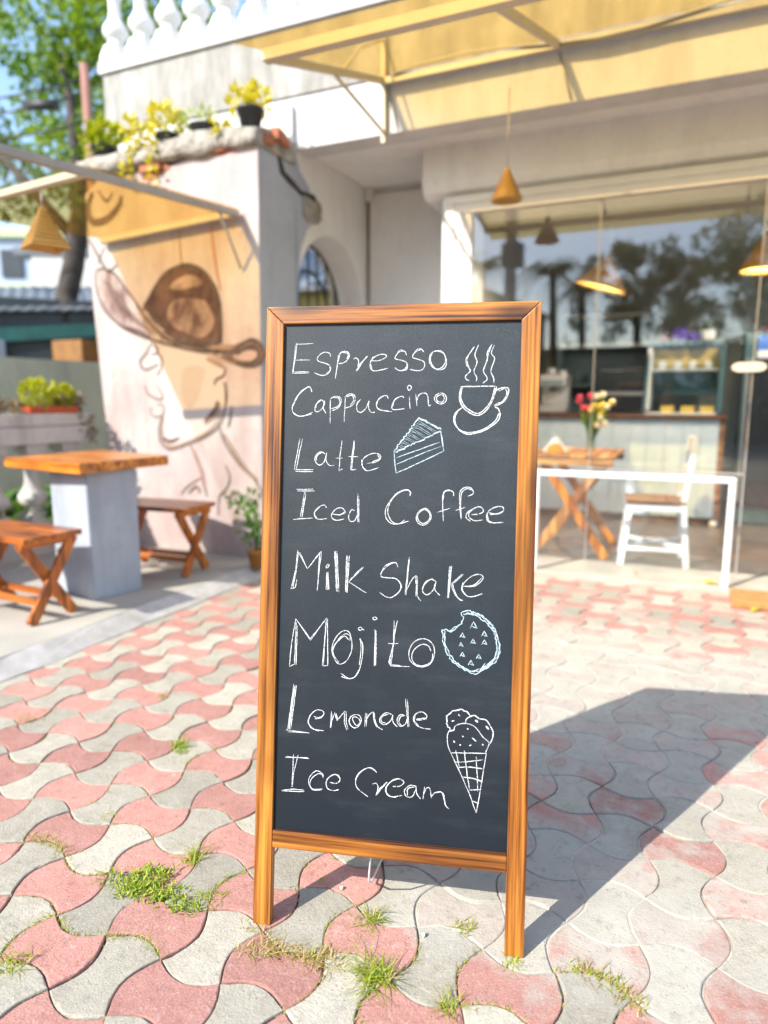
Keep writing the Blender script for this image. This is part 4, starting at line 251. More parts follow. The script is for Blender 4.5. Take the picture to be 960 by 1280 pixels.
def sheetmat(n,tcol,dcol,ft,fd):
    m,nt,o=newmat(n); v=wcoords(nt)
    t=N(nt,'ShaderNodeBsdfTransparent'); t.inputs[0].default_value=rgb(tcol)
    tl=N(nt,'ShaderNodeBsdfTranslucent'); col=mix(nt,noi(nt,v,3,5),dcol,tuple(x*.75 for x in dcol)); nt.links.new(col,tl.inputs[0])
    d=N(nt,'ShaderNodeBsdfPrincipled'); d.inputs['Roughness'].default_value=.35; nt.links.new(col,d.inputs['Base Color'])
    a=N(nt,'ShaderNodeMixShader'); a.inputs[0].default_value=fd; nt.links.new(tl.outputs[0],a.inputs[1]); nt.links.new(d.outputs[0],a.inputs[2])
    b=N(nt,'ShaderNodeMixShader'); b.inputs[0].default_value=ft; nt.links.new(a.outputs[0],b.inputs[1]); nt.links.new(t.outputs[0],b.inputs[2])
    nt.links.new(b.outputs[0],o.inputs[0]); return m
sheetmat('awning_sheet',(.98,.82,.50),(.44,.36,.20),.79,.5)
sheetmat('smoke_sheet',(.94,.77,.45),(.22,.16,.07),.86,.5)
sheetmat('clear_sheet',(.97,.95,.90),(.3,.28,.24),.93,.5)
sheetmat('rattan',(1,1,1),(.74,.46,.13),.06,.6)
sheetmat('rattan_thick',(1,1,1),(.58,.30,.06),.01,.97)
sheetmat('white_sheet',(1,1,.98),(.8,.8,.78),.3,.5)
def glassmat(n,base,tint,k=.93):
    m,nt,o=newmat(n); lw=N(nt,'ShaderNodeLayerWeight'); lw.inputs[0].default_value=.5
    f=mth(nt,'ADD',mth(nt,'MULTIPLY',mth(nt,'POWER',lw.outputs['Facing'],4.5),1-base),base,True)
    t=N(nt,'ShaderNodeBsdfTransparent'); t.inputs[0].default_value=rgb(tint); g=N(nt,'ShaderNodeBsdfGlossy'); g.inputs['Roughness'].default_value=0; g.inputs[0].default_value=(1,1,1,1)
    ms=N(nt,'ShaderNodeMixShader'); nt.links.new(f,ms.inputs[0]); nt.links.new(t.outputs[0],ms.inputs[1]); nt.links.new(g.outputs[0],ms.inputs[2]); nt.links.new(ms.outputs[0],o.inputs[0]); return m
glassmat('window_glass',.13,(.90,.93,.92)); glassmat('case_glass',.05,(.93,.96,.95)); glassmat('vase_glass',.06,(.82,.9,.85))
M=lambda n: MATS[n]
# ------------------------------------------------------------------ mesh helpers
def bm_(): return bmesh.new()
def box(bm,x0,x1,y0,y1,z0,z1,bev=0,mi=0,rot=None):
    t=bmesh.new(); bmesh.ops.create_cube(t,size=1)
    for v in t.verts: v.co=Vector(((x0+x1)/2+v.co.x*(x1-x0),(y0+y1)/2+v.co.y*(y1-y0),(z0+z1)/2+v.co.z*(z1-z0)))
    if bev: bmesh.ops.bevel(t,geom=t.edges[:],offset=bev,segments=2,affect='EDGES',profile=.6)
    if rot: 
        for v in t.verts: v.co=rot@v.co
    merge(bm,t,mi); return bm
def merge(bm,t,mi=0):
    off=len(bm.verts); vs=[bm.verts.new(v.co) for v in t.verts]
    t.verts.index_update()
    for f in t.faces:
        try: g=bm.faces.new([vs[v.index] for v in f.verts]); g.material_index=mi; g.smooth=f.smooth
        except ValueError: pass
    t.free()
def frame_of(d):
    d=d.normalized(); a=Vector((0,0,1)) if abs(d.z)<.95 else Vector((1,0,0))
    x=d.cross(a).normalized(); return x,x.cross(d).normalized()
def tube(bm,pts,r,n=8,mi=0,cap=True):
    pts=[Vector(p) for p in pts]; rr=r if isinstance(r,(list,tuple)) else [r]*len(pts); rings=[]
    for i,p in enumerate(pts):
        d=(pts[min(i+1,len(pts)-1)]-pts[max(i-1,0)]); x,y=frame_of(d)
        if rings and i: 
            pass
        rings.append([bm.verts.new(p+x*(rr[i]*math.cos(2*math.pi*k/n))+y*(rr[i]*math.sin(2*math.pi*k/n))) for k in range(n)])
    for a,b in zip(rings[:-1],rings[1:]):
        for k in range(n):
            f=bm.faces.new((a[k],a[(k+1)%n],b[(k+1)%n],b[k])); f.smooth=True; f.material_index=mi
    if cap:
        bm.faces.new(rings[0][::-1]).material_index=mi; bm.faces.new(rings[-1]).material_index=mi
    return bm
def bar(bm,a,b,w,h,up=(0,0,1),bev=.002,mi=0):
    a,b=Vector(a),Vector(b); d=(b-a); L=d.length; z=d.normalized(); x=Vector(up).cross(z)
    if x.length<1e-4: x=Vector((1,0,0)).cross(z)
    x.normalize(); y=z.cross(x); t=bmesh.new(); bmesh.ops.create_cube(t,size=1)
    for v in t.verts: v.co=Vector((v.co.x*w,v.co.y*h,v.co.z*L))
    if bev: bmesh.ops.bevel(t,geom=t.edges[:],offset=bev,segments=1,affect='EDGES')
    mid=(a+b)/2
    for v in t.verts: c=v.co.copy(); v.co=mid+x*c.x+y*c.y+z*c.z
    merge(bm,t,mi); return bm
def lathe(bm,prof,c=(0,0,0),n=20,mi=0,square=()):
    rings=[]
    for r,z in prof:
        rings.append([bm.verts.new((c[0]+r*math.cos(2*math.pi*k/n),c[1]+r*math.sin(2*math.pi*k/n),c[2]+z)) for k in range(n)])
    for a,b in zip(rings[:-1],rings[1:]):
        for k in range(n):
            f=bm.faces.new((a[k],a[(k+1)%n],b[(k+1)%n],b[k])); f.smooth=True; f.material_index=mi
    bm.faces.new(rings[0][::-1]).material_index=mi; bm.faces.new(rings[-1]).material_index=mi
    return bm
def prism(bm,poly,axis,a,b,mi=0,side=None):
    """poly: 2D points; axis 0->(y,z) 1->(x,z) 2->(x,y); extruded from a to b along axis"""
    def P(u,v,w): return ((w,u,v),(u,w,v),(u,v,w))[axis]
    A=[bm.verts.new(P(u,v,a)) for u,v in poly]; B=[bm.verts.new(P(u,v,b)) for u,v in poly]
    n=len(poly)
    bm.faces.new(A).material_index=mi; bm.faces.new(B[::-1]).material_index=mi if side is None else side
    for k in range(n): bm.faces.new((A[k],A[(k+1)%n],B[(k+1)%n],B[k])).material_index=mi if side is None else side
    return bm
def obj(name,bm,mats,parent=None,world=False,smooth=None,recalc=True):
    if recalc: bmesh.ops.recalc_face_normals(bm,faces=bm.faces[:])
    if parent is not None and world:
        P=parent; mw=P.matrix_basis.copy()
        while P.parent: P=P.parent; mw=P.matrix_basis@mw
        bmesh.ops.transform(bm,matrix=mw.inverted(),verts=bm.verts[:])
    me=bpy.data.meshes.new(name); bm.to_mesh(me); bm.free()
    for m in (mats if isinstance(mats,(list,tuple)) else [mats]): me.materials.append(M(m) if isinstance(m,str) else m)
    o=bpy.data.objects.new(name,me); COL.objects.link(o)
    if parent is not None: o.parent=parent
    return o
def tag(o,label,cat,group=None,kind=None):
    o['label']=label; o['category']=cat
    if group: o['group']=group
    if kind: o['kind']=kind
    return o
def thing(name,label,cat,loc=(0,0,0),rz=0,group=None):
    o=bpy.data.objects.new(name,None); o.empty_display_size=.1; COL.objects.link(o); o.location=loc; o.rotation_euler=(0,0,rz)
    o.matrix_basis=Matrix.Translation(loc)@Matrix.Rotation(rz,4,'Z')
    return tag(o,label,cat,group)
def struct(name,bm,m):
    o=obj(name,bm,m); o['kind']='structure'; return o
def dup(root,loc,rz,label):
    def cp(o,p):
        c=o.copy(); COL.objects.link(c); c.parent=p
        for ch in o.children: cp(ch,c)
        return c
    c=cp(root,None); c.location=loc; c.rotation_euler=(0,0,rz); c['label']=label; return c
def settint(me,fn):
    a=me.attributes.new('tint','FLOAT_COLOR','CORNER'); 
    for p in me.polygons:
        c=fn(p)
        for li in p.loop_indices: a.data[li].color=(c,c,c,1)
def leaf(bm,c,d,nrm,L,w,lay,tint,mi=0,fold=.25):
    d=d.normalized(); s=d.cross(nrm)
    if s.length<1e-3: s=d.orthogonal()
    s.normalize(); n=s.cross(d)
    pts=[c,c+d*L*.35+s*w*.5+n*w*fold,c+d*L,c+d*L*.35-s*w*.5+n*w*fold]
    mid=c+d*L*.5
    v=[bm.verts.new(p) for p in pts]+[]
    m_=bm.verts.new(mid)
    for q in ((v[0],v[1],m_),(v[1],v[2],m_),(v[2],v[3],m_),(v[3],v[0],m_)):
        f=bm.faces.new(q); f.material_index=mi; f[lay]=tint
def rv(): 
    while True:
        v=Vector((random.uniform(-1,1),random.uniform(-1,1),random.uniform(-1,1)))
        if .05<v.length<1: return v
def finish_leaves(name,bm,lay,mats,parent=None,world=False):
    tints=[f[lay] for f in bm.faces]
    o=obj(name,bm,mats,parent,world,recalc=False)
    settint(o.data,lambda p: tints[p.index]); return o
def leafbm():
    bm=bmesh.new(); return bm,bm.faces.layers.float.new('t')
def clump(bm,lay,c,r,n,L,w,mi=0,up=.3,base=0.0,flat=1.0):
    c=Vector(c)
    for _ in range(n):
        q=rv(); q=Vector((q.x,q.y,q.z*flat)); p=c+q*r
        d=(q.normalized()*.7+rv()*.7+Vector((0,0,up)))
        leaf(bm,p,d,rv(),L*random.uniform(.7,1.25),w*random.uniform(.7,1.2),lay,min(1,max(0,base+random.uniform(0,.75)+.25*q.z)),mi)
# ================================================================== SETTING: ground
def dustv(x,y):
    d=0
    for cx,cy,r,a in ((-.33,2.83,.80,1.25),(.10,2.2,.55,.66),(-.25,1.55,.36,1.0),(-.42,1.38,.17,1.0),(.35,2.9,.75,1.0),(.0,1.45,.30,.72),(.30,1.6,.5,.62),(-.5,3.6,.8,.45),(.5,3.6,.8,.48),(-1.2,3.6,.5,.25),(-.45,2.2,.4,.75)):
        d=max(d,a*math.exp(-((x-cx)**2+(y-cy)**2)/(r*r)))
    return d+.22*noise.noise(Vector((x*2.3,y*2.3,1)))
PX,PY,PS=-1.5509,1.1139,.151
def pavers():
    bms={0:bmesh.new(),1:bmesh.new()}
    info={0:[],1:[]}
    nseg=9; A=.19
    for i in range(-7,30):
        for j in range(-14,24):
            par=(i+j)%2
            x0,y0=PX+i*PS,PY+j*PS
            if x0+PS<-2.62 or y0>4.46: continue
            bm=bms[par]
            # par 0 pink: bone along X (bulge on x sides); par 1 grey: bone along Y
            sx=1 if par==0 else -1
            pts=[]
            for k in range(nseg): t=k/nseg; pts.append((t,-(-sx)*A*math.sin(math.pi*t)*1.0))       # bottom edge y
            for k in range(nseg): t=k/nseg; pts.append((1+sx*A*math.sin(math.pi*t),t))
            for k in range(nseg): t=k/nseg; pts.append((1-t,1-sx*A*math.sin(math.pi*t)))
            for k in range(nseg): t=k/nseg; pts.append((-sx*A*math.sin(math.pi*t),1-t))
            P=[Vector((x0+PS*u,y0+PS*v)) for u,v in pts]
            cx,cy=x0+PS/2,y0+PS/2
            # inset normals
            n=len(P); nor=[]
            for k in range(n):
                e=(P[(k+1)%n]-P[k-1]).normalized(); nor.append(Vector((-e.y,e.x)))
            dz=random.uniform(-.0026,.0018); tx,ty=random.uniform(-.02,.02),random.uniform(-.02,.02); ch=[max(0,noise.noise(Vector((p.x*55,p.y*55,i*.7+j*1.3)))-.12)*.011 for p in P]
            rot=random.uniform(-.012,.012); ox,oy=random.uniform(-.0012,.0012),random.uniform(-.0012,.0012)
            gap=random.uniform(.0011,.0022)
            def V(p,z):
                qx,qy=p.x-cx,p.y-cy
                return bm.verts.new((cx+qx-rot*qy+ox,cy+qy+rot*qx+oy,z+dz+tx*qx+ty*qy))
            r0=[V(P[k]+nor[k]*gap,-.03) for k in range(n)]
            r1=[V(P[k]+nor[k]*gap,-.0045) for k in range(n)]
            r2=[V(P[k]+nor[k]*(gap+.0007+ch[k]*.5),-.0012) for k in range(n)]
            r3=[V(P[k]+nor[k]*(gap+.0022+ch[k]),0) for k in range(n)]
            for a,b in ((r0,r1),(r1,r2),(r2,r3)):
                for k in range(n): 
                    f=bm.faces.new((a[k],a[(k+1)%n],b[(k+1)%n],b[k]))
            bm.faces.new(r3)
            info[par].append((random.uniform(.76,1.14),4*n-3*0))
    for par,nm in ((0,'paver_pink'),(1,'paver_grey')):
        bm=bms[par]; bm.faces.ensure_lookup_table()
        per=3*4*nseg+1; tints=[t for t,_ in info[par]]
        me=bpy.data.meshes.new('paving'); bm.to_mesh(me); bm.free(); me.materials.append(M(nm))
        settint(me,lambda p: tints[p.index//per])
        a=me.attributes.new('dust','FLOAT','POINT')
        vpt=4*4*nseg
        for v in me.vertices: a.data[v.index].value=dustv(v.co.x,v.co.y)*(.70+.58*((tints[v.index//vpt]*37.7)%1))
        o=bpy.data.objects.new('paving',me); COL.objects.link(o); o['kind']='structure'
pavers()
bm=bm_(); nx,ny=110,110; x0,x1,y0,y1=-2.6,3.1,-1.2,4.5; G=[]
for j in range(ny+1):
    row=[]
    for i in range(nx+1):
        x=x0+(x1-x0)*i/nx; y=y0+(y1-y0)*j/ny; d=min(1,max(0,(dustv(x,y)-.25)/.5))
        row.append(bm.verts.new((x,y,-.0095+.0058*d+.0007*noise.noise(Vector((x*14,y*14,0))))))
    G.append(row)
for j in range(ny):
    for i in range(nx): bm.faces.new((G[j][i],G[j][i+1],G[j+1][i+1],G[j+1][i])).smooth=True
o=struct('paving_joints',bm,'joint_soil'); a=o.data.attributes.new('dust','FLOAT','POINT')
for v in o.data.vertices: a.data[v.index].value=dustv(v.co.x,v.co.y)
bm=bm_(); bmesh.ops.create_grid(bm,x_segments=1,y_segments=1,size=300)
for v in bm.verts: v.co.z=-.05
struct('ground',bm,'far_ground')
bm=bm_(); box(bm,-4.6,-2.66,-1.2,3.92,-.04,.06,.006); struct('terrace_floor',bm,'terrace_concrete')
# worn white kerb strip along the terrace edge
bm=bm_(); pl=[];pr_=[]
for k in range(60):
    y=-1.2+k*5.1/59; pl.append((-2.66+.022*noise.noise(Vector((0,y*3,0))),y)); pr_.append((-2.545+.035*noise.noise(Vector((5,y*3.2,0))),y))
prism(bm,pl+pr_[::-1],2,-.04,.058)
for v in bm.verts:
    if v.co.z>0 and v.co.x>-2.62: v.co.z=.004+.004*noise.noise(v.co*9)
struct('terrace_kerb',bm,'kerb_white')
bm=bm_(); box(bm,-2.62,3.2,4.47,4.93,-.03,.036,.012); struct('doorstep',bm,'step_concrete')
bm=bm_(); box(bm,-2.70,3.4,4.93,8.9,-.03,.034); struct('shop_floor',bm,'shop_floor')
bm=bm_(); box(bm,-4.6,-2.66,3.921,7.5,-.04,.05); struct('passage_floor',bm,'terrace_concrete')

# ================================================================== MURAL WALL
mw=thing('mural_wall','peeling plastered end wall painted with a face in a wide brown hat','wall',(-3.38,4.14,.06))
top=[(-4.15,2.62),(-4.02,2.70),(-3.85,2.68),(-3.6,2.715),(-3.4,2.70),(-3.2,2.74),(-3.0,2.735),(-2.85,2.77),(-2.655,2.76)]
bm=bm_(); prism(bm,[(-2.70,.06),(-2.655,2.76)][:1]+[(-2.655,2.76)]+top[::-1][1:]+[(-4.15,2.0),(-4.10,1.1),(-4.07,.06)],1,3.92,4.37,0,1)
bm.normal_update(); bmesh.ops.recalc_face_normals(bm,faces=bm.faces[:])
for f in bm.faces: f.material_index=0 if abs(f.normal.y)>.9 else 1
obj('wall_body',bm,['mural_plaster','grey_render'],mw,True)
# rough capping of broken concrete
bm=bm_(); seg=26; rows=[]
for k in range(seg+1):
    x=-4.2+1.56*k/seg; zt=2.87-.05*max(0,(k-22)/4)+.035*noise.noise(Vector((x*4,0,3)))+.04*(k/seg); zb=2.74+.03*noise.noise(Vector((x*5,7,3)))
    yf=3.885+.02*noise.noise(Vector((x*5,2,9)))
    rows.append([bm.verts.new(p) for p in ((x,4.36,zb),(x,yf,zb),(x,yf-.012,zb+.05),(x,yf+.02,zt-.02),(x,yf+.09,zt),(x,4.36,zt+.02))])
for a,b in zip(rows[:-1],rows[1:]):
    for k in range(6): bm.faces.new((a[k],b[k],b[(k+1)%6],a[(k+1)%6])).smooth=True
bm.faces.new(rows[0]); bm.faces.new(rows[-1][::-1]); obj('wall_capping',bm,'rubble',mw,True)
def patch(name,poly,y,m,th=.006):
    bm=bm_(); prism(bm,poly,1,y-th,y+.004); return obj(name,bm,m,mw,True)
patch('bared_brick',[(-3.62,2.66),(-3.56,2.735),(-3.40,2.745),(-3.36,2.70),(-3.47,2.66),(-3.55,2.63)],3.92,'brick')
patch('bared_brick',[(-2.96,2.72),(-2.93,2.775),(-2.80,2.80),(-2.76,2.775),(-2.80,2.74)],3.92,'brick')
for (bx,by,bz,sx,sy,sz,rz) in ((-2.66,4.16,2.855,.10,.20,.07,.2),(-2.70,4.02,2.80,.16,.09,.06,-.15),(-2.92,3.925,2.765,.20,.06,.055,.05),(-3.52,3.915,2.715,.19,.05,.055,-.04)):
    bm=bm_(); box(bm,-sx/2,sx/2,-sy/2,sy/2,-sz/2,sz/2,.008); bmesh.ops.subdivide_edges(bm,edges=bm.edges[:],cuts=1)
    for v in bm.verts: v.co+=Vector((1,1,1))*.012*noise.noise(v.co*30+Vector((bx*9,0,0)))
    bmesh.ops.transform(bm,matrix=Matrix.Translation((bx,by,bz))@Matrix.Rotation(rz,4,'Z'),verts=bm.verts[:]); obj('bared_brick',bm,'brick',mw,True)
ROT={'brown':.0012,'dark':.0024,'tan':.0018,'mauve':.0015,'pale':.0021,'skin':.0006,'rust':.0009,'thin':.0016}
groups={}
cnt=0
for kind,mt,w,pts in MURAL:
    P=[Vector((pts[i],pts[i+1])) for i in range(0,len(pts),2)]; cnt+=1; eps=.001+cnt*.00009
    bm=groups.setdefault(mt,bm_())
    def smooth(P,closed):
        Q=[P[-1]]+P+[P[0],P[1]] if closed else [2*P[0]-P[1]]+P+[2*P[-1]-P[-2]]
        out=[]
        for i in range(1,len(Q)-2):
            a,b,c,d=Q[i-1:i+3]
            for k in range(5): t=k/5; out.append(.5*(2*b+(c-a)*t+(2*a-5*b+4*c-d)*t*t+(3*b-a-3*c+d)*t**3))
        if not closed: out.append(Q[-2])
        return out
    if kind=='f':
        S=smooth(P,True); bm.faces.new([bm.verts.new((p.x,3.92-eps,p.y)) for p in S])
    else:
        S=smooth(P,False); hw=w*.00068; prev=None
        for k,p in enumerate(S):
            d=(S[min(k+1,len(S)-1)]-S[max(k-1,0)]).normalized(); n=Vector((-d.y,d.x)); t=k/(len(S)-1)
            ww=1.5*hw*(.35+.65*math.sin(math.pi*min(1,max(0,.1+.8*t))))*(1+.25*noise.noise(Vector((k*.4,cnt,0))))
            a=bm.verts.new((p.x+n.x*ww,3.92-eps,p.y+n.y*ww)); b=bm.verts.new((p.x-n.x*ww,3.92-eps,p.y-n.y*ww))
            if prev: bm.faces.new((prev[0],a,b,prev[1]))
            prev=(a,b)
NM=dict(brown='painted_hat',dark='painted_outline',tan='painted_highlight',mauve='painted_brim',pale='painted_highlight',crown='painted_hat',crownlight='painted_highlight',brim='painted_brim',skin2='painted_shading',skin='painted_face',rust='rust_stain',thin='painted_outline')
for mt,bm in groups.items(): obj(NM[mt],bm,'mural_'+mt,mw,True)

# ================================================================== CAFE BUILDING
cb=thing('cafe_building','two storey white cafe with arch, balcony balustrade and large shop window','building',(0,6.5,0))
# side wall with arch (plane x=-2.68 .. -2.98)
arc=[(4.94-.54*math.cos(math.pi*k/20),1.86+.54*math.sin(math.pi*k/20)) for k in range(21)]
poly=[(4.371,.05)]+[(4.40,.05)]+arc+[(5.48,.05),(5.60,.05),(5.60,3.15),(4.371,3.15)]
bm=bm_(); prism(bm,poly,0,-2.98,-2.68); obj('side_wall',bm,'wall_beige',cb,True)
# torn grey render on the outer end of the side wall
bm=bm_(); prism(bm,[(4.372,1.75),(4.385,2.02),(4.43,2.22),(4.52,2.36),(4.62,2.43),(4.66,2.5),(4.58,2.58),(4.55,2.66),(4.43,2.73),(4.40,2.80),(4.372,2.9)],0,-2.68,-2.655); obj('torn_render',bm,'grey_render',cb,True)
bm=bm_(); prism(bm,[(4.14,2.874),(4.168,2.864),(4.191,2.732),(4.228,2.672),(4.339,2.641),(4.433,2.603),(4.532,2.613),(4.623,2.619),(4.66,2.585),(4.60,2.575),(4.50,2.572),(4.41,2.575),(4.379,2.589),(4.256,2.619),(4.178,2.648),(4.152,2.72),(4.128,2.831)],0,-2.70,-2.649); obj('crack',bm,'dark_crack',cb,True)
bm=bm_(); prism(bm,[(4.45,2.57),(4.56,2.58),(4.65,2.585),(4.70,2.53),(4.71,2.47),(4.66,2.43),(4.60,2.44),(4.51,2.405),(4.47,2.47)],0,-2.69,-2.637); bmesh.ops.recalc_face_normals(bm,faces=bm.faces[:]); bmesh.ops.subdivide_edges(bm,edges=bm.edges[:],cuts=2); 
for v in bm.verts: v.co+=Vector((.5,1,1))*.025*noise.noise(v.co*14)
obj('broken_plaster',bm,'rubble',cb,True)
# grille inside the arch
bm=bm_()
for k in range(7):
    y=4.5+k*.145; h=1.86+math.sqrt(max(.0,.5**2-(y-4.94)**2)); tube(bm,[(-2.9,y,.06),(-2.9,y,h)],.008,6)
for rr in (.50,.30): tube(bm,[(-2.9,4.94-rr*math.cos(math.pi*k/14),1.86+rr*math.sin(math.pi*k/14)) for k in range(15)],.012,6)
for z in (.4,1.1,1.86): tube(bm,[(-2.9,4.44,z),(-2.9,5.44,z)],.008,6)
for k in range(4): tube(bm,[(-2.9,4.6+k*.22+.05*math.sin(a*.7),1.15+a*.06) for a in range(12)],.008,6)
obj('arch_grille',bm,'iron_black',cb,True)
bm=bm_(); box(bm,-2.679,-1.74,5.56,5.72,.03,3.15); obj('rear_wall',bm,'wall_beige',cb,True)
bm=bm_(); tube(bm,[(-2.655,5.545,.05),(-2.655,5.545,2.86),(-1.93,5.54,2.86)],.013,8); box(bm,-2.675,-2.60,5.5,5.56,2.80,2.90,.005); obj('wall_pipe',bm,'frame_paint',cb,True)
# balcony / fascia
bm=bm_(); box(bm,-4.4,3.3,4.411,4.60,2.866,3.20,.004); obj('lower_fascia',bm,'white_plaster',cb,True)
bm=bm_(); box(bm,-4.4,3.3,4.405,4.60,3.212,3.632,.004); obj('upper_fascia',bm,'stained_plaster',cb,True)
bm=bm_(); box(bm,-4.39,3.3,4.43,4.58,3.15,3.66); obj('fascia_groove',bm,'dark_crack',cb,True)
bm=bm_(); box(bm,-4.43,3.3,4.385,4.62,3.645,3.735,.01); obj('balcony_ledge',bm,'white_plaster',cb,True)
bm=bm_(); box(bm,-4.38,3.3,4.601,9.2,2.95,3.6); obj('floor_slab',bm,'wall_beige',cb,True)
bm=bm_(); box(bm,-4.39,-2.985,4.375,4.41,2.866,2.95); obj('beam_end',bm,'stained_plaster',cb,True)
def baluster_bm(bm,c,h,sc=1.0,n=18):
    x,y,z=c; hh=h
    # square plinth and cap, turned shaft
    t=.085*sc
    v=[(t*1.08,0),(t*1.02,.06*hh/.62),(t*.72,.14*hh/.62)]
    a=bmesh.new(); prev=None
    for r,zz in v:
        ring=[a.verts.new((x+r*sx,y+r*sy,z+zz)) for sx,sy in ((-1,-1),(1,-1),(1,1),(-1,1))]
        if prev:
            for k in range(4): a.faces.new((prev[k],prev[(k+1)%4],ring[(k+1)%4],ring[k]))
        else: a.faces.new(ring[::-1])
        prev=ring
    a.faces.new(prev); merge(bm,a)
    pf=[(.046,.139),(.046,.148),(.062,.154),(.062,.166),(.046,.174),(.070,.186),(.090,.210),(.098,.236),(.092,.265),(.070,.295),(.052,.325),(.044,.37),(.042,.45),(.046,.475),(.056,.48),(.056,.495),(.045,.50),(.06,.53),(.07,.56)]
    lathe(bm,[(r*sc,zz*hh/.62) for r,zz in pf],(x,y,z),n)
    box(bm,x-.075*sc,x+.075*sc,y-.075*sc,y+.075*sc,z+.56*hh/.62,z+hh,.004)
for k in range(24):
    bm=bm_(); baluster_bm(bm,(-4.335+.262*k,4.5,3.735),.62,1.0); obj('baluster',bm,'white_paint',cb,True)
bm=bm_(); box(bm,-4.45,3.3,4.39,4.61,4.356,4.47,.012); obj('balcony_rail',bm,'white_plaster',cb,True)
bm=bm_(); box(bm,-4.3,3.3,6.6,6.75,3.6,6.4); obj('upper_wall',bm,'grey_render',cb,True)
# soffit and boxed lintel (with sloped lower lip)
bm=bm_(); box(bm,-2.675,3.3,4.602,5.55,2.90,2.945); obj('soffit',bm,'wall_beige',cb,True)
bm=bm_(); prism(bm,[(4.85,2.9),(4.85,2.665),(4.875,2.60),(4.93,2.565),(5.7,2.565),(5.7,2.9)],0,-1.90,3.3); obj('shutter_box',bm,'wall_beige',cb,True)
# interior shell
bm=bm_(); box(bm,-2.9,3.5,8.75,8.9,.03,2.95); obj('interior_wall',bm,'interior_paint',cb,True)
bm=bm_(); box(bm,-1.9,-1.78,5.721,8.749,.03,2.949); obj('interior_wall',bm,'interior_paint',cb,True)
bm=bm_(); box(bm,-1.779,3.299,4.95,8.749,2.75,2.80); obj('interior_ceiling',bm,'interior_white',cb,True)
# shop window: frame, panes, glass door
fr=bm_()
box(fr,-1.735,-1.66,4.86,5.6,.036,2.53,.006); box(fr,-1.66,-1.60,4.872,4.95,.036,2.50,.004); box(fr,-1.60,-1.535,4.88,4.94,.036,2.445,.006)
wf=obj('window_frame',fr,'frame_paint',cb,True)
fr=bm_(); box(fr,-1.735,3.3,4.858,4.95,2.505,2.56,.006); box(fr,-1.66,3.3,4.868,4.95,2.445,2.505,.005); obj('window_head',fr,'frame_paint',cb,True)
fr=bm_(); box(fr,-1.77,-1.737,4.92,5.57,.036,2.56,.004); obj('frame_strip',fr,'white_paint',cb,True)
def pane(name,x0,x1,z0,z1,y=4.905):
    bm=bm_(); vs=[bm.verts.new(p) for p in ((x0,y,z0),(x1,y,z0),(x1,y,z1),(x0,y,z1))]; bm.faces.new(vs); return obj(name,bm,'window_glass',cb,True)
pane('window_pane',-1.535,-.672,.037,2.445); pane('window_pane',-.664,.281,.037,2.445)
bm=bm_(); box(bm,-.671,-.665,4.901,4.909,.037,2.445); obj('pane_joint',bm,'steel_grey',cb,True)
gd=pane('glass_door',.289,1.20,.045,2.40); pane('window_pane',1.21,3.3,.037,2.445)
bm=bm_(); box(bm,.281,.289,4.897,4.913,.037,2.445); obj('pane_joint',bm,'steel_grey',cb,True)
bm=bm_(); box(bm,-.66,.28,4.90,4.906,.68,.69); obj('pane_clip',bm,'steel_grey',cb,True)
bm=bm_(); 
hb=[(.262+.052*math.cos(a)*(1)+(.045 if math.cos(a)>0 else -.045),1.352+.030*math.sin(a)) for a in [2*math.pi*k/24 for k in range(24)]]
prism(bm,hb,1,4.872,4.898); obj('handle',bm,'white_paint',gd,True)

# ================================================================== FRONT AWNING
aw=thing('awning','translucent yellow awning on a steel frame over the shop front','awning',(-1.99,4.40,2.87))
def wl(y): return 3.175-(4.38-y)*.305     # underside height at depth y
XR=3.2
def slope_sheet(bm,x0,x1,ya,za,yb,zb,th=.004):
    vs=[]
    for dz in (0,th):
        vs.append([bm.verts.new(p) for p in ((x0,ya,za+dz),(x1,ya,za+dz),(x1,yb,zb+dz),(x0,yb,zb+dz))])
    a,b=vs; bm.faces.new(a); bm.faces.new(b[::-1])
    for k in range(4): bm.faces.new((a[k],a[(k+1)%4],b[(k+1)%4],b[k]))
bm=bm_(); slope_sheet(bm,-2.0,XR,2.80,wl(2.80)+.03,4.37,wl(4.37)+.03); obj('sheet',bm,'awning_sheet',aw,True)
bm=bm_(); bar(bm,(-2.0,3.03,wl(3.03)),(XR,3.03,wl(3.03)),.055,.05); obj('front_beam',bm,'steel_cream',aw,True)
bm=bm_(); bar(bm,(-2.0,4.365,wl(4.365)-.01),(XR,4.365,wl(4.365)-.01),.05,.04); obj('wall_beam',bm,'steel_grey',aw,True)
for x in (-1.985,-.88,.25,1.4,2.5):
    bm=bm_(); bar(bm,(x,3.03,wl(3.03)-.002),(x,4.36,wl(4.36)-.002),.03,.04); obj('rafter',bm,'steel_cream',aw,True)
for x in (-1.99,2.5):
    bm=bm_(); bar(bm,(x,4.385,2.80),(x,4.385,3.45),.03,.03); obj('bracket_post',bm,'steel_cream',aw,True)
    bm=bm_(); tube(bm,[(x,4.37,2.87),(x,3.72,wl(3.72)-.02)],.011,8); obj('brace',bm,'steel_cream',aw,True)
    bm=bm_(); tube(bm,[(x,3.80,wl(3.8)),(x,4.05,wl(4.05)+.16),(x,4.385,3.42)],.008,8); obj('tie_rod',bm,'steel_cream',aw,True)
bm=bm_(); tube(bm,[(-1.9+k*.25,4.33,wl(4.33)+.02+.035*math.sin(k*.9)-.0*k) for k in range(20)],.007,6); obj('cable',bm,'steel_grey',aw,True)
bm=bm_(); tube(bm,[(-.88,4.407,3.15),(-.80,4.404,2.88)],.007,6); obj('conduit',bm,'steel_grey',aw,True)
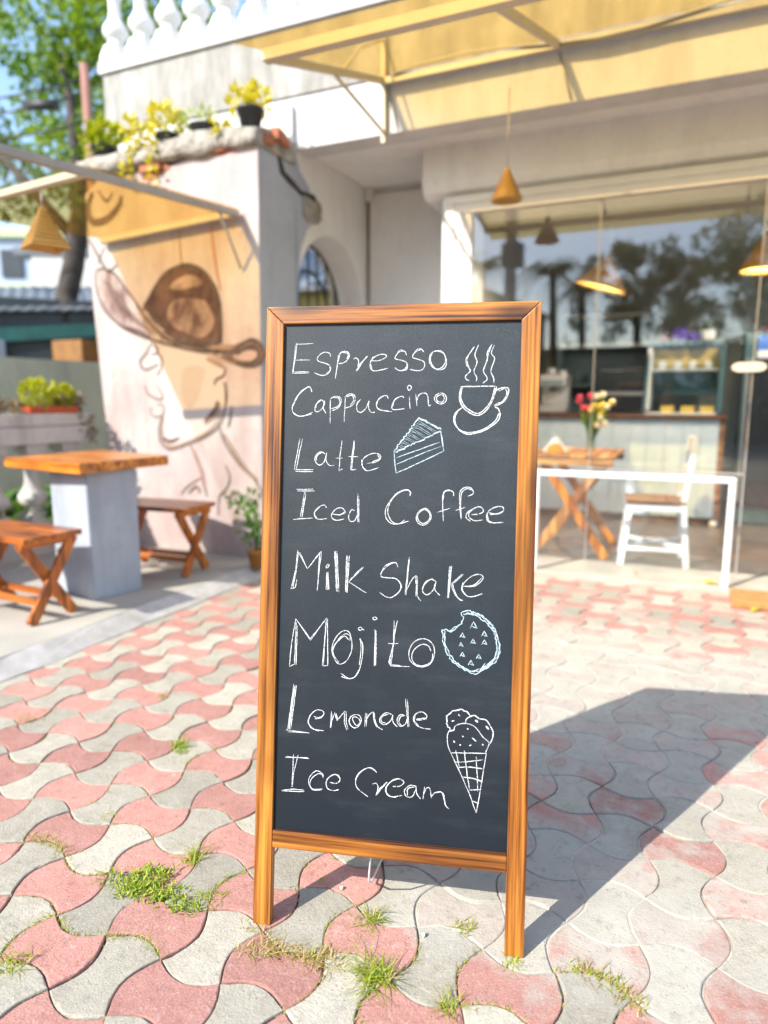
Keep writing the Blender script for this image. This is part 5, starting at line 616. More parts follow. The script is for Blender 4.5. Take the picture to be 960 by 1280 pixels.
bm=bm_(); tube(bm,[(-1.97,4.402,3.15),(-1.9,4.402,2.88)],.006,6); obj('conduit',bm,'steel_grey',aw,True)

# ================================================================== LEFT AWNING
la=thing('awning','smaller smoky yellow awning fixed to the painted wall over the terrace table','awning',(-3.4,3.9,2.27))
def lz(y,x): return 2.305-(3.88-y)*.075+(x+3.4)*.058
def bl(bm,xa,ya,xb,yb,w,h): bar(bm,(xa,ya,lz(ya,xa)),(xb,yb,lz(yb,xb)),w,h)
for ya,yb_,mt,zo in ((3.88,2.665,'smoke_sheet',.022),(2.655,1.86,'clear_sheet',.022)):
    bm=bm_(); v=[]
    for dz in (zo,zo+.004): v.append([bm.verts.new((x,y,lz(y,x)+dz)) for x,y in ((-3.99,ya),(-2.79,ya),(-2.79,yb_),(-3.99,yb_))])
    bm.faces.new(v[0]); bm.faces.new(v[1][::-1])
    for k in range(4): bm.faces.new((v[0][k],v[0][(k+1)%4],v[1][(k+1)%4],v[1][k]))
    obj('sheet',bm,mt,la,True)
for nm,a in (('wall_beam',(-3.99,3.88,-2.79,3.88)),('front_beam',(-3.99,1.88,-2.79,1.88)),('cross_beam',(-3.99,2.66,-2.81,2.66)),('side_beam',(-2.81,1.88,-2.81,3.88))):
    bm=bm_(); bl(bm,*a,.042 if a[0]>-3.97 or a[2]!=a[0] else .02,.036 if a[0]>-3.97 or a[2]!=a[0] else .02); obj(nm,bm,'steel_cream' if nm!='side_beam' else 'steel_grey',la,True)
bm=bm_(); tube(bm,[(-2.81,3.70,lz(3.7,-2.81)),(-2.80,3.905,2.0)],.008,6); obj('brace',bm,'steel_grey',la,True)
bm=bm_(); tube(bm,[(-3.97,3.75,lz(3.75,-3.97)),(-3.98,3.905,2.08)],.008,6); obj('brace',bm,'steel_grey',la,True)

# ================================================================== PENDANT LAMPS
def cone_lamp(name,label,loc,top,r,h,square=False,tilt=0,mat='rattan',grp='pendant lamps',lit=0):
    t=thing(name,label,'lamp',loc,0,grp)
    bm=bm_(); n=4 if square else 28
    prof=[(.012,h),(r*.30,h*.72),(r*.62,h*.36),(r,0)]
    rings=[]
    for rr,zz in prof+[(q[0]-.006,q[1]-.004) for q in prof[::-1]]:
        rings.append([bm.verts.new((rr*math.cos(2*math.pi*k/n+.4),rr*math.sin(2*math.pi*k/n+.4),zz)) for k in range(n)])
    for a,b in zip(rings[:-1],rings[1:]):
        for k in range(n): bm.faces.new((a[k],a[(k+1)%n],b[(k+1)%n],b[k])).smooth=not square
    # woven rings
    for q in range(1,9):
        zz=h*q/9; rr=r*(1-q/9)*1.0+.012*(q/9); tube(bm,[(rr*math.cos(2*math.pi*k/n+.4),rr*math.sin(2*math.pi*k/n+.4),zz) for k in range(n+1)],.0032,5,cap=False)
    if tilt: bmesh.ops.rotate(bm,verts=bm.verts[:],cent=(0,0,h),matrix=Matrix.Rotation(tilt,3,'Y'))
    s=obj('shade',bm,mat,t)
    bm=bm_(); tube(bm,[(0,0,h-.01),(0,0,top-loc[2])],.004,6); obj('cord',bm,'steel_grey',t)
    bm=bm_(); lathe(bm,[(.005,0),(.022,.012),(.028,.035),(.02,.06),(.013,.075),(.013,.10)],(0,0,h*.22),12); obj('bulb',bm,'paper_white',t)
    if lit:
        l=bpy.data.objects.new('lamp_light',bpy.data.lights.new('lamp_light','POINT')); COL.objects.link(l); l.parent=t; l.location=(0,0,h*.2-.02); l.data.energy=lit; l.data.shadow_soft_size=.04; l.data.color=(1,.90,.76)
    return t
cone_lamp('pendant_lamp','small round rattan cone lamp hanging outside from the soffit beside the window corner',(-1.14,4.30,2.335),2.96,.095,.185)
cone_lamp('pendant_lamp','four sided woven cone lamp hanging under the terrace awning at the left',(-3.12,2.66,1.92),2.20,.135,.205,True,mat='rattan')
cone_lamp('pendant_lamp','tilted wide rattan lamp hanging behind the glass above the table',(-.68,5.6,1.98),2.75,.20,.24,tilt=.28,lit=32,mat='rattan_thick')
cone_lamp('pendant_lamp','rattan lamp behind the glass near the door at the right edge',(.36,5.9,2.08),2.75,.17,.27,lit=32,mat='rattan_thick')
# ================================================================== CHALKBOARD SIGN
LEAN=.1513; BA=math.atan2(.1517,.5729)
cs=thing('chalkboard_sign','freestanding chalkboard menu in a burnt pine frame on the paving','sign',(-.8308,1.1230,0),BA)
BW,BH=.5927,1.3685; FT=.026
cL,sL=math.cos(LEAN),math.sin(LEAN)
def bp(u,v,n): return Vector((u,v*sL-n*cL,v*cL+n*sL))
TR=Matrix(((1,0,0,0),(0,-cL,sL,0),(0,sL,cL,0),(0,0,0,1)))
# local part frame: x=u, y=n(outward), z=v  -> object matrix
def bpart(name,bm,mat,parent=cs):
    # swap to x=u,y=-n,z=v then tilt about x
    bmesh.ops.recalc_face_normals(bm,faces=bm.faces[:])
    me=bpy.data.meshes.new(name); bm.to_mesh(me); bm.free()
    for m_ in (mat if isinstance(mat,list) else [mat]): me.materials.append(M(m_))
    o=bpy.data.objects.new(name,me); COL.objects.link(o); o.parent=parent; o.rotation_euler=(-LEAN,0,0) if parent is cs else (0,0,0)
    return o
def member(poly,y0,y1,bev=.0022):
    bm=bm_(); prism(bm,poly,1,y0,y1); bmesh.ops.recalc_face_normals(bm,faces=bm.faces[:]); bmesh.ops.bevel(bm,geom=bm.edges[:],offset=bev,segments=2,affect='EDGES',profile=.6); return bm
pw=.040; rh=.0385
y0,y1=0,FT
bpart('post',member([(0,.0),(pw,.0),(pw,BH-rh),(0,BH)],y0,y1),'frame_wood_z')
bpart('post',member([(BW-pw,.0),(BW,.0),(BW,BH),(BW-pw,BH-rh)],y0,y1),'frame_wood_z')
bpart('top_rail',member([(pw+.0004,BH-rh+.0004),(BW-pw-.0004,BH-rh+.0004),(BW-.0006,BH),(.0006,BH)],y0+.0005,y1),'frame_wood_x')
bpart('bottom_rail',member([(pw+.0005,.1735),(BW-pw-.0005,.1735),(BW-pw-.0005,.213),(pw+.0005,.213)],y0+.0015,y1),'frame_wood_x')
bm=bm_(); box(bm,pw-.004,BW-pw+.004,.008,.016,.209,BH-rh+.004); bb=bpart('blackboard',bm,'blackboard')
def ribbons(bm,strokes,eps,base=.00165):
    for w,pts in strokes:
        S=[Vector((pts[i]*1e-4,pts[i+1]*1e-4)) for i in range(0,len(pts),2)]; prev=None; sd=random.random()*99; eps+=.000004
        T=len(S)-1
        for k,p in enumerate(S):
            d=(S[min(k+1,T)]-S[max(k-1,0)])
            if d.length<1e-7: continue
            d.normalize(); n=Vector((-d.y,d.x)); ww=base*.5*w*.93*(1+.5*noise.noise(Vector((k*.55,sd,0))))
            ww*=(.55 if k in (0,T) else 1)
            jx=.0004*noise.noise(Vector((k*.8,sd,5)))
            a=bm.verts.new((p.x+n.x*ww+jx,.008-eps,p.y+n.y*ww)); b=bm.verts.new((p.x-n.x*ww+jx,.008-eps,p.y-n.y*ww))
            if prev: bm.faces.new((prev[0],a,b,prev[1]))
            prev=(a,b)
e0=.0003
for word,st in LETTERS.items():
    bm=bm_(); ribbons(bm,st,e0); e0+=.00001
    o=bpart('chalk_lettering',bm,'chalk'); o['label']='white chalk word '+word.title()
for nm,st in DRAWINGS.items():
    bm=bm_(); ribbons(bm,st,e0+.0001); e0+=.00001
    o=bpart({'cup':'cup_drawing','cake':'cake_drawing','cookie':'cookie_drawing','cone':'ice_cream_drawing'}[nm],bm,'chalk' if nm in('cup','cone') else 'chalk_blue')
# rear leaf of the A-frame
L2=.115; topz=BH*cL-.03; topy=BH*sL+.028
rear=[]
def rbar(a,b,w,h,mat,name):
    bm=bm_(); bar(bm,a,b,w,h,up=(1,0,0)); o=obj(name,bm,mat,cs); return o
yb=topy+topz*math.tan(L2)
for u in (.032,BW-.032): rbar((u,yb,.004),(u,topy,topz),.024,.036,'frame_wood_z','rear_post')
for f in (.16,.985): rbar((.05,yb+(topy-yb)*f,.004+topz*f),(BW-.05,yb+(topy-yb)*f,.004+topz*f),.024,.036,'frame_wood_x','rear_rail')
bm=bm_(); 
q=[(u,yb+(topy-yb)*f-.003,.004+topz*f) for u,f in ((.04,.17),(BW-.04,.17),(BW-.04,.975),(.04,.975))]
a=[bm.verts.new(p) for p in q]; b=[bm.verts.new((p[0],p[1]+.006,p[2])) for p in q]
bm.faces.new(a); bm.faces.new(b[::-1])
for k in range(4): bm.faces.new((a[k],a[(k+1)%4],b[(k+1)%4],b[k]))
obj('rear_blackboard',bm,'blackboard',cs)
for u in (.12,BW-.12):
    bm=bm_(); tube(bm,[(u-.03,topy-.012,topz+.008),(u+.03,topy-.012,topz+.008)],.006,10); obj('hinge',bm,'steel_grey',cs)
bm=bm_(); tube(bm,[(.262,.06,.172),(.258,.055,.15),(.251,.072,.10),(.243,.11,.05),(.240,.16,.012),(.25,.26,.006)],.0022,6); obj('cord',bm,'cord_white',cs)

# ================================================================== GRASS in the joints
bm,lay=leafbm()
def blade(p,h,lean,w,mi,t):
    a=random.uniform(0,6.28); d=Vector((math.cos(a),math.sin(a),0)); s=Vector((-d.y,d.x,0)); prev=None
    for k in range(5):
        u=k/4; c=p+d*(lean*h*u*u)+Vector((0,0,h*u*(1-.35*lean*u))); ww=w*(1-u)**.7
        x,y=bm.verts.new(c+s*ww),bm.verts.new(c-s*ww)
        if prev:
            f=bm.faces.new((prev[0],x,y,prev[1])); f.material_index=mi; f[lay]=t
        prev=(x,y)
def tuft(x,y,r,n,h,w=.0018,dry=.2):
    for _ in range(n):
        a=random.uniform(0,6.28); q=r*math.sqrt(random.random())
        blade(Vector((x+q*math.cos(a),y+q*math.sin(a),-.006)),h*.72*random.uniform(.35,1.2),random.uniform(.5,2.0),w*random.uniform(.7,1.3),1 if random.random()<dry else 0,random.random())
def along(pts,n,r,h,dry,w=.0016):
    for _ in range(n):
        k=random.randrange(len(pts)-1); t=random.random(); x=pts[k][0]+(pts[k+1][0]-pts[k][0])*t+random.gauss(0,r); y=pts[k][1]+(pts[k+1][1]-pts[k][1])*t+random.gauss(0,r)
        blade(Vector((x,y,-.006)),h*random.uniform(.4,1.2),random.uniform(.5,1.9),w*random.uniform(.7,1.3),1 if random.random()<dry else 0,random.random())
tuft(-.592,1.241,.022,90,.045,.0016,.35); tuft(-.60,1.225,.03,60,.03,.0016,.7)
tuft(-.516,1.099,.03,120,.06,.0019,.15); tuft(-.535,1.11,.03,50,.075,.0014,.25)
tuft(-1.52,1.687,.028,70,.05,.002,.1); tuft(-1.49,1.66,.02,40,.03,.002,.1)
tuft(-1.095,1.237,.022,60,.06,.0016,.25); along([(-.80,1.055),(-.69,1.09),(-.60,1.10)],260,.012,.03,.92)
tuft(-.277,1.251,.022,70,.022,.0016,.2); along([(-.16,1.29),(-.08,1.29),(-.02,1.24)],200,.010,.022,.45)
tuft(-.397,1.304,.02,50,.03,.0015,.5); tuft(-1.21,.827,.028,60,.045,.0018,.3); tuft(-.36,1.10,.02,45,.045,.0016,.4)
tuft(-1.845,1.972,.02,35,.03,.0018,.2); tuft(-2.15,1.622,.045,60,.035,.0018,.95); tuft(-1.433,1.289,.02,35,.03,.0018,.8)
along([(-1.56,1.13),(-1.49,1.15),(-1.40,1.12)],150,.010,.02,.75); tuft(-.976,1.094,.02,40,.03); tuft(-.83,1.11,.018,40,.022,.0018,.2); tuft(-.76,1.30,.012,14,.02)
along([(-1.25,1.10),(-1.18,1.09),(-1.10,1.11),(-1.0,1.13),(-.93,1.17)],180,.012,.03,.3)
# scattered sprigs and straw along random joints
for _ in range(620):
    i,j=random.randrange(-7,14),random.randrange(-3,18); t=random.random()
    x,y=PX+i*PS,PY+j*PS
    if random.random()<.5: x+=t*PS; y+=((-1)**(i+j))*.19*PS*math.sin(math.pi*t)*(-1)
    else: y+=t*PS; x+=((-1)**(i+j))*.19*PS*math.sin(math.pi*t)*(-1)
    if dustv(x,y)>.34 or x<-2.5: continue
    tuft(x,y,.012,random.randrange(3,14),random.uniform(.006,.018),.0013,.6)
def joint(i,j,edge,n,h,dry,r=.004):
    pts=[]
    s=1 if (i+j)%2==0 else -1
    for k in range(9):
        t=k/8; o_=.19*math.sin(math.pi*t)
        pts.append((PX+(i+t)*PS,PY+j*PS+s*o_*PS) if edge=='x' else (PX+i*PS-s*o_*PS,PY+(j+t)*PS))
    along(pts,n,r,h,dry,.0012)
for _ in range(120):
    i,j=random.randrange(-3,12),random.randrange(-3,3 if random.random()<.7 else 7)
    if dustv(PX+(i+.5)*PS,PY+(j+.5)*PS)>.42: continue
    joint(i,j,random.choice('xy'),random.randrange(10,55),random.choice((.006,.008,.011,.015)),random.choice((.35,.7,.95)))
for i,j,e,n,h,d in ((3,-1,'x',220,.016,.4),(2,-1,'x',150,.014,.6),(4,0,'y',150,.016,.5),(5,0,'x',240,.018,.9),(6,0,'x',160,.014,.6),(6,0,'y',160,.016,.5),(8,0,'x',160,.012,.5),(9,1,'x',160,.012,.5),(1,1,'x',150,.012,.8),(0,0,'x',150,.014,.8),(7,-1,'y',120,.016,.6),(5,-2,'x',160,.012,.8),(2,-2,'y',140,.014,.4)): joint(i,j,e,n,h,d,.005)
# broad-leaved weed mat
for cx,cy,r,n in ((-1.145,1.135,.040,180),(-1.10,1.10,.036,150),(-1.155,1.08,.024,60),(-1.06,1.125,.022,40),(-1.03,1.095,.028,60),(-1.19,1.115,.022,30),(-1.12,1.165,.025,40),(-.99,1.10,.022,26),(-1.23,1.10,.02,20)):
    for _ in range(n):
        a=random.uniform(0,6.28); q=r*math.sqrt(random.random()); c=Vector((cx+q*math.cos(a)*1.2,cy+q*math.sin(a),random.uniform(-.004,.011)))
        leaf(bm,c,Vector((random.uniform(-1,1),random.uniform(-1,1),random.uniform(0,.7))),Vector((0,0,1)),random.uniform(.010,.024),random.uniform(.004,.0075),lay,random.random(),0)
g=finish_leaves('grass',bm,lay,['grass_blade','straw_blade']); tag(g,'short green and straw coloured grass growing in the paving joints','grass',kind='stuff')
for (x,y) in ((-.47,1.245),(-.70,1.30)):
    bm=bm_(); bmesh.ops.create_icosphere(bm,subdivisions=2,radius=.0048)
    for v in bm.verts: v.co*=1+.3*noise.noise(v.co*300); 
    for v in bm.verts: v.co+=Vector((x,y,.004))
    o=obj('pebble',bm,'white_stone'); tag(o,'tiny white pebble lying on the paving near the sign feet','pebble','white pebbles on the paving')

# ================================================================== TERRACE TABLE, STOOLS
tt=thing('terrace_table','square orange wood table on a grey concrete pedestal on the terrace','table',(-3.12,2.90,.06),R(-13.6))
bm=bm_(); prism(bm,[(-3.347,2.767),(-2.962,2.674),(-2.892,2.965),(-3.277,3.058)],2,.058,.769); bmesh.ops.recalc_face_normals(bm,faces=bm.faces[:]); bmesh.ops.bevel(bm,geom=bm.edges[:],offset=.005,segments=2,affect='EDGES'); obj('pedestal',bm,'pedestal_paint',tt,True)
bm=bm_()
A_,B_,C_,D_=[Vector((x,y,0)) for x,y in ((-3.614,2.690),(-2.893,2.575),(-2.86,3.20),(-3.60,3.40))]
for k in range(5):
    f0,f1=k/5+.001,(k+1)/5-.001; t=bmesh.new(); q=[A_.lerp(D_,f0),B_.lerp(C_,f0),B_.lerp(C_,f1),A_.lerp(D_,f1)]
    prism(t,[(v.x,v.y) for v in q],2,.770,.825); bmesh.ops.recalc_face_normals(t,faces=t.faces[:]); bmesh.ops.bevel(t,geom=t.edges[:],offset=.003,segments=2,affect='EDGES'); merge(bm,t)
obj('tabletop',bm,'table_wood_x',tt,True)
def stool(label,loc,rz):
    t=thing('stool',label,'stool',loc,rz,'wooden cross legged stools')
    W,D,Hh=.60,.33,.44
    bm=bm_()
    for k in range(3): box(bm,-W/2,W/2,-D/2+k*D/3+.001,-D/2+(k+1)*D/3-.001,Hh-.028,Hh,.004)
    obj('seat',bm,'stool_wood_x',t)
    for s in (-1,1):
        x=s*(W/2-.055)
        bm=bm_(); bar(bm,(x-.011,-D/2+.025,Hh-.03),(x-.011,D/2-.035,0.003),.055,.022,up=(1,0,0)); obj('leg',bm,'stool_wood_z',t)
        bm=bm_(); bar(bm,(x+.0115,D/2-.025,Hh-.03),(x+.0115,-D/2+.035,0.003),.055,.022,up=(1,0,0)); obj('leg',bm,'stool_wood_z',t)
        bm=bm_(); box(bm,x-.02,x+.02,-D/2+.01,D/2-.01,Hh-.06,Hh-.029,.003); obj('seat_bearer',bm,'stool_wood_y',t)
    for y,z in ((-.07,.10),(.07,.10)):
        bm=bm_(); box(bm,-W/2+.07,W/2-.07,y-.012,y+.012,z-.016,z+.016,.002); obj('stretcher',bm,'stool_wood_x',t)
    return t
s1=stool('orange wood stool in front of the terrace table at the left edge',(-3.15,2.37,.06),R(-3))
s2=dup(s1,(-3.11,3.39,.06),R(3),'orange wood stool behind the terrace table by the painted wall')

# ================================================================== TERRACE BALUSTRADE AND PLANTS
tb=thing('balustrade','low weathered terrace balustrade with a thick concrete planter rail','balustrade',(-4.3,2.6,.05))
bm=bm_(); box(bm,-4.42,-4.18,.2,3.915,.845,.965,.012); obj('rail',bm,'parapet_plaster',tb,True)
bm=bm_(); box(bm,-4.40,-4.20,.2,3.91,.967,1.055,.012); obj('planter_trough',bm,'parapet_plaster',tb,True)
bm=bm_(); box(bm,-4.40,-4.20,.2,3.91,.05,.22,.012); obj('base_kerb',bm,'parapet_plaster',tb,True)
for k in range(12):
    bm=bm_(); baluster_bm(bm,(-4.3,3.70-.30*k,.22),.624,1.0,14); obj('baluster',bm,'parapet_plaster',tb,True)
def potplant(name,label,cat,loc,pot,foli,group=None,potmat='plastic_black'):
    t=thing(name,label,cat,loc,0,group)
    bm=bm_(); r,h=pot; lathe(bm,[(r*.72,0),(r*.97,h*.86),(r*1.06,h*.86),(r*1.06,h),(r*.94,h),(r*.90,h*.82)],(0,0,0),20); obj('pot',bm,potmat,t)
    bm,lay=leafbm(); foli(bm,lay,h); return t,bm,lay
def addfol(t,bm,lay,mat): o=finish_leaves('foliage',bm,lay,[mat],t); return o
def stems(bm,lay,pts,n,L):
    pass
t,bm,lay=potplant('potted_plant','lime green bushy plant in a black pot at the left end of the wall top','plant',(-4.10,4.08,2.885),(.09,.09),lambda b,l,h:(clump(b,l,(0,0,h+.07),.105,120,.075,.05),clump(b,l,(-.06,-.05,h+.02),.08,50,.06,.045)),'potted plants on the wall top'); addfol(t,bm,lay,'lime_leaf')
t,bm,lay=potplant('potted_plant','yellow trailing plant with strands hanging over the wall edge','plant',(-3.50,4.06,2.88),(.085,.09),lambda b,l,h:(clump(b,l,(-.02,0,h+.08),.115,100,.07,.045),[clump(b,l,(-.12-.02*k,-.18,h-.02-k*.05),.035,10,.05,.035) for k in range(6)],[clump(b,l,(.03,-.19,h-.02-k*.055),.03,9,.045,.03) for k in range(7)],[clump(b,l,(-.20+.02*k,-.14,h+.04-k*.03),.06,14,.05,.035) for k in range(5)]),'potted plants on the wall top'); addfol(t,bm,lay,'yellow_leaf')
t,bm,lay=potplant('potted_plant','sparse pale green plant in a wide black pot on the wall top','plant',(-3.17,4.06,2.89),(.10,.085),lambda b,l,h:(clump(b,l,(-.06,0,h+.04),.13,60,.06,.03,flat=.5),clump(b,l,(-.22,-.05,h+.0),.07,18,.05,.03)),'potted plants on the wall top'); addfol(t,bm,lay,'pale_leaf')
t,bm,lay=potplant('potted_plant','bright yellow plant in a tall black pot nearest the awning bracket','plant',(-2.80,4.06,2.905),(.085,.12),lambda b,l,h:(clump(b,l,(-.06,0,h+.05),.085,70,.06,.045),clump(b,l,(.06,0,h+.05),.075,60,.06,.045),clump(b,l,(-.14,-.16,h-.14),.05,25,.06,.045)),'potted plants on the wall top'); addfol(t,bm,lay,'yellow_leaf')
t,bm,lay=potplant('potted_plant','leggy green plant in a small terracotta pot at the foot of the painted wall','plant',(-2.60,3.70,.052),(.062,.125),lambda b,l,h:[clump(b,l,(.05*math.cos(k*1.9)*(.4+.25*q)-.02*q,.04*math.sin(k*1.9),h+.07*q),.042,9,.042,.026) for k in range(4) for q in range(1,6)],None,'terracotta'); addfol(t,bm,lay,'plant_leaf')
bm=bm_()
for k in range(4): tube(bm,[(0,0,.11),(.02*math.cos(k*1.9),.02*math.sin(k*1.9),.28),(.06*math.cos(k*1.9)-.05,.04*math.sin(k*1.9),.46)],.004,5)
obj('stem',bm,'plant_leaf',t)
tr=thing('planter_tray','orange plastic tray of lime green seedlings on the balustrade rail','planter',(-4.30,3.60,1.055),R(90))
bm=bm_(); prism(bm,[(-.05,0),(.05,0),(.062,.05),(-.062,.05)],0,-.20,.20); obj('tray',bm,'orange_plastic',tr)
bm,lay=leafbm(); clump(bm,lay,(-.10,0,.13),.105,200,.05,.035,base=.1); clump(bm,lay,(.11,0,.13),.085,150,.05,.035,base=.1); finish_leaves('foliage',bm,lay,['lime_leaf'],tr)
bm,lay=leafbm()
for k in range(14): clump(bm,lay,(-4.32+random.uniform(-.05,.05),3.74+random.uniform(-.06,.10),1.07+random.uniform(0,.09)),.06,22,.05,.03)
for k in range(8): clump(bm,lay,(-4.19,3.84+random.uniform(-.06,.06),1.0-.02*k),.04,8,.06,.025)
d=finish_leaves('dry_plant',bm,lay,['dry_leaf']); tag(d,'dried brown plant drooping over the rail beside the painted wall','plant')
for k in range(5):
    bm,lay=leafbm(); y_=2.78+.14*k
    for q in range(5): clump(bm,lay,(-4.3+random.uniform(-.015,.015),y_+random.uniform(-.012,.012),1.07+.012*q),.036,16,.045,.02)
    d=finish_leaves('dry_plant',bm,lay,['dry_leaf']); tag(d,'short withered plant in the row on the rail at the left edge','plant','withered plants on the balustrade rail')
bm,lay=leafbm()
def big_leaf_plant(c,n,L):
    for _ in range(n):
        a=random.uniform(0,6.28); leaf(bm,Vector(c)+rv()*.10,Vector((math.cos(a),math.sin(a),random.uniform(-.2,.7))),Vector((0,0,1)),L*random.uniform(.6,1.2),L*.33,lay,random.random(),0,.1)
for c in ((-4.62,3.05,.45),(-4.56,3.35,.38),(-4.62,3.6,.32),(-4.58,2.8,.6),(-4.6,3.9,.4)): big_leaf_plant(c,34,.26)
for c in ((-4.28,3.15,.42),(-4.22,3.45,.36)): big_leaf_plant(c,10,.22)
d=finish_leaves('leafy_plant',bm,lay,['plant_leaf']); tag(d,'broad leaved green plant growing through the balusters behind the terrace table','plant')
bm,lay=leafbm()
for k in range(34): clump(bm,lay,(-4.34+.05*math.sin(k*.5),3.02+.03*math.cos(k*.85),1.06+k*.0165),.035,5 if k<20 else 8,.05,.035,base=.3)
d=finish_leaves('climbing_plant',bm,lay,['lime_leaf']); tag(d,'thin bright green climber rising above the rail at the left edge','plant')
# ================================================================== SHOP FRONT THINGS
rl=thing('railing','white steel tube guard rail standing before the shop window','railing',(-.36,4.49,0))
bm=bm_(); bar(bm,(-.955,4.49,.685),(.225,4.49,.685),.036,.036,bev=.006); obj('top_bar',bm,'white_paint',rl,True)
for x in (-.937,.207):
    bm=bm_(); bar(bm,(x,4.49,0),(x,4.49,.667),.036,.036,bev=.006); obj('post',bm,'white_paint',rl,True)
dm=bm_(); box(dm,.235,1.0,4.19,4.47,.002,.05,.014); o=obj('doormat',dm,'coir'); tag(o,'thick tan coir doormat lying before the glass door','doormat')
for i,(x,y,a,l) in enumerate(((.09,4.55,.3,'crumpled yellow leaf on the doorstep left of the white rail post'),(.33,4.14,1.0,'yellow leaf lying in front of the doormat'),(-.30,4.62,2,'small brown leaf on the doorstep in front of the chair'))):
    bm,lay=leafbm(); leaf(bm,Vector((x,y,.042 if i!=1 else .006)),Vector((math.cos(a),math.sin(a),.08)),Vector((0,0,1)),(.10,.14,.05)[i],(.06,.05,.03)[i],lay,.8,0,.2)
    o=finish_leaves('fallen_leaf',bm,lay,['yellow_leaf' if i<2 else 'dry_leaf']); tag(o,l,'leaf','fallen leaves')
# white chair (local: faces -x)
ch=thing('chair','white painted wooden chair with a brown seat behind the glass','chair',(-.235,5.10,.034),R(6))
bm=bm_(); box(bm,-.20,.18,-.19,.19,.425,.447,.006); obj('seat',bm,'brown_seat',ch)
bm=bm_(); box(bm,-.185,.165,-.175,.175,.375,.424,.004); obj('apron',bm,'white_paint',ch)
for y in (-.165,.165):
    bm=bm_(); bar(bm,(-.215,y*1.1,0),(-.17,y,.40),.036,.04,up=(0,1,0)); obj('leg',bm,'white_paint',ch)
    bm=bm_(); bar(bm,(.205,y*1.08,0),(.165,y,.44),.036,.04,up=(0,1,0)); bar(bm,(.165,y,.43),(.215,y*.97,.86),.034,.036,up=(0,1,0)); obj('leg',bm,'white_paint',ch)
    bm=bm_(); bar(bm,(-.20,y*1.06,.115),(.195,y*1.06,.115),.024,.03,up=(0,1,0)); obj('stretcher',bm,'white_paint',ch)
bm=bm_(); bar(bm,(-.195,-.165,.135),(.185,.165,.135),.022,.03); bar(bm,(-.195,.165,.1355),(.185,-.165,.1355),.02,.026); obj('cross_stretcher',bm,'white_paint',ch)
bm=bm_(); bar(bm,(.213,-.185,.83),(.213,.185,.83),.028,.085,up=(0,0,1)); bar(bm,(.192,-.15,.64),(.192,.15,.64),.02,.06); obj('backrest',bm,'white_paint',ch)
# cafe table
ct=thing('cafe_table','wooden cross legged table behind the glass beside the white chair','table',(-.80,5.28,.034))
bm=bm_()
for k in range(4): box(bm,-.31+k*.151,-.31+k*.151+.149,-.36,.36,.715,.742,.003)
for k in range(5): pass
obj('tabletop',bm,'indoor_wood_y',ct)
bm=bm_(); box(bm,-.29,.29,-.345,-.325,.665,.714,.003); obj('apron',bm,'indoor_wood_x',ct)
bm=bm_(); box(bm,-.29,.29,.325,.345,.665,.714,.003); obj('apron',bm,'indoor_wood_x',ct)
for y in (-.26,.26):
    bm=bm_(); bar(bm,(-.22,y-.013,.70),(.26,y-.013,.003),.062,.024,up=(0,1,0)); obj('leg',bm,'table_wood_z',ct)
    bm=bm_(); bar(bm,(.22,y+.013,.70),(-.26,y+.013,.003),.062,.024,up=(0,1,0)); obj('leg',bm,'indoor_wood_z',ct)
nh=thing('napkin_holder','orange napkin holder filled with folded white paper napkins on the table','napkin holder',(-.93,5.05,.778))
bm=bm_(); prism(bm,[(-.06*math.cos(math.pi*k/12),.005+.062*math.sin(math.pi*k/12)) for k in range(13)],1,-.022,-.016); prism(bm,[(-.06*math.cos(math.pi*k/12),.005+.062*math.sin(math.pi*k/12)) for k in range(13)],1,.016,.022); box(bm,-.065,.065,-.025,.025,0,.006); obj('holder',bm,'napkin_orange',nh)
bm=bm_(); prism(bm,[(-.09,.008),(.09,.008),(.008,.112),(-.008,.112)],1,-.014,.014); obj('napkins',bm,'paper_white',nh)
vz=thing('flower_vase','glass vase of red and white flowers on the table behind the window','vase',(-.74,5.45,.778))
bm=bm_(); lathe(bm,[(.036,0),(.040,.01),(.030,.09),(.042,.20),(.037,.20),(.026,.09),(.034,.012)],(0,0,0),20); obj('vase',bm,'vase_glass',vz)
bm,lay=leafbm(); random.seed(5); heads=[]
for k in range(22):
    a=random.uniform(0,6.28); q=random.uniform(.02,.15); top=Vector((q*math.cos(a),q*math.sin(a)*.8,.30+random.uniform(0,.16)-q*.3)); heads.append(top)
    prev=Vector((0,0,.02))
    d=(top-prev); leaf(bm,prev,d,rv(),d.length,.010,lay,.5,0,0); leaf(bm,prev+d*.4,d+rv()*.15,rv(),.16,.022,lay,.7,0,.1)
finish_leaves('stems',bm,lay,['plant_leaf'],vz)
def blooms(name,mat,sel,r):
    bm=bm_()
    for h in sel:
        t=bmesh.new(); bmesh.ops.create_icosphere(t,subdivisions=2,radius=r)
        for v in t.verts: v.co=v.co*(1+.35*noise.noise(v.co*90+h*40))+h
        merge(bm,t)
    obj(name,bm,mat,vz)
L_=[h for h in heads if h.x<.0]; Rr=[h for h in heads if h.x>=.0]
blooms('red_flower','flower_red',L_[:8],.024); blooms('white_flower','flower_white',Rr[:8]+[Vector((.07,-.05,.24)),Vector((.10,-.03,.20)),Vector((.05,-.06,.19))],.024); blooms('yellow_flower','flower_yellow',Rr[8:]+L_[8:],.02)
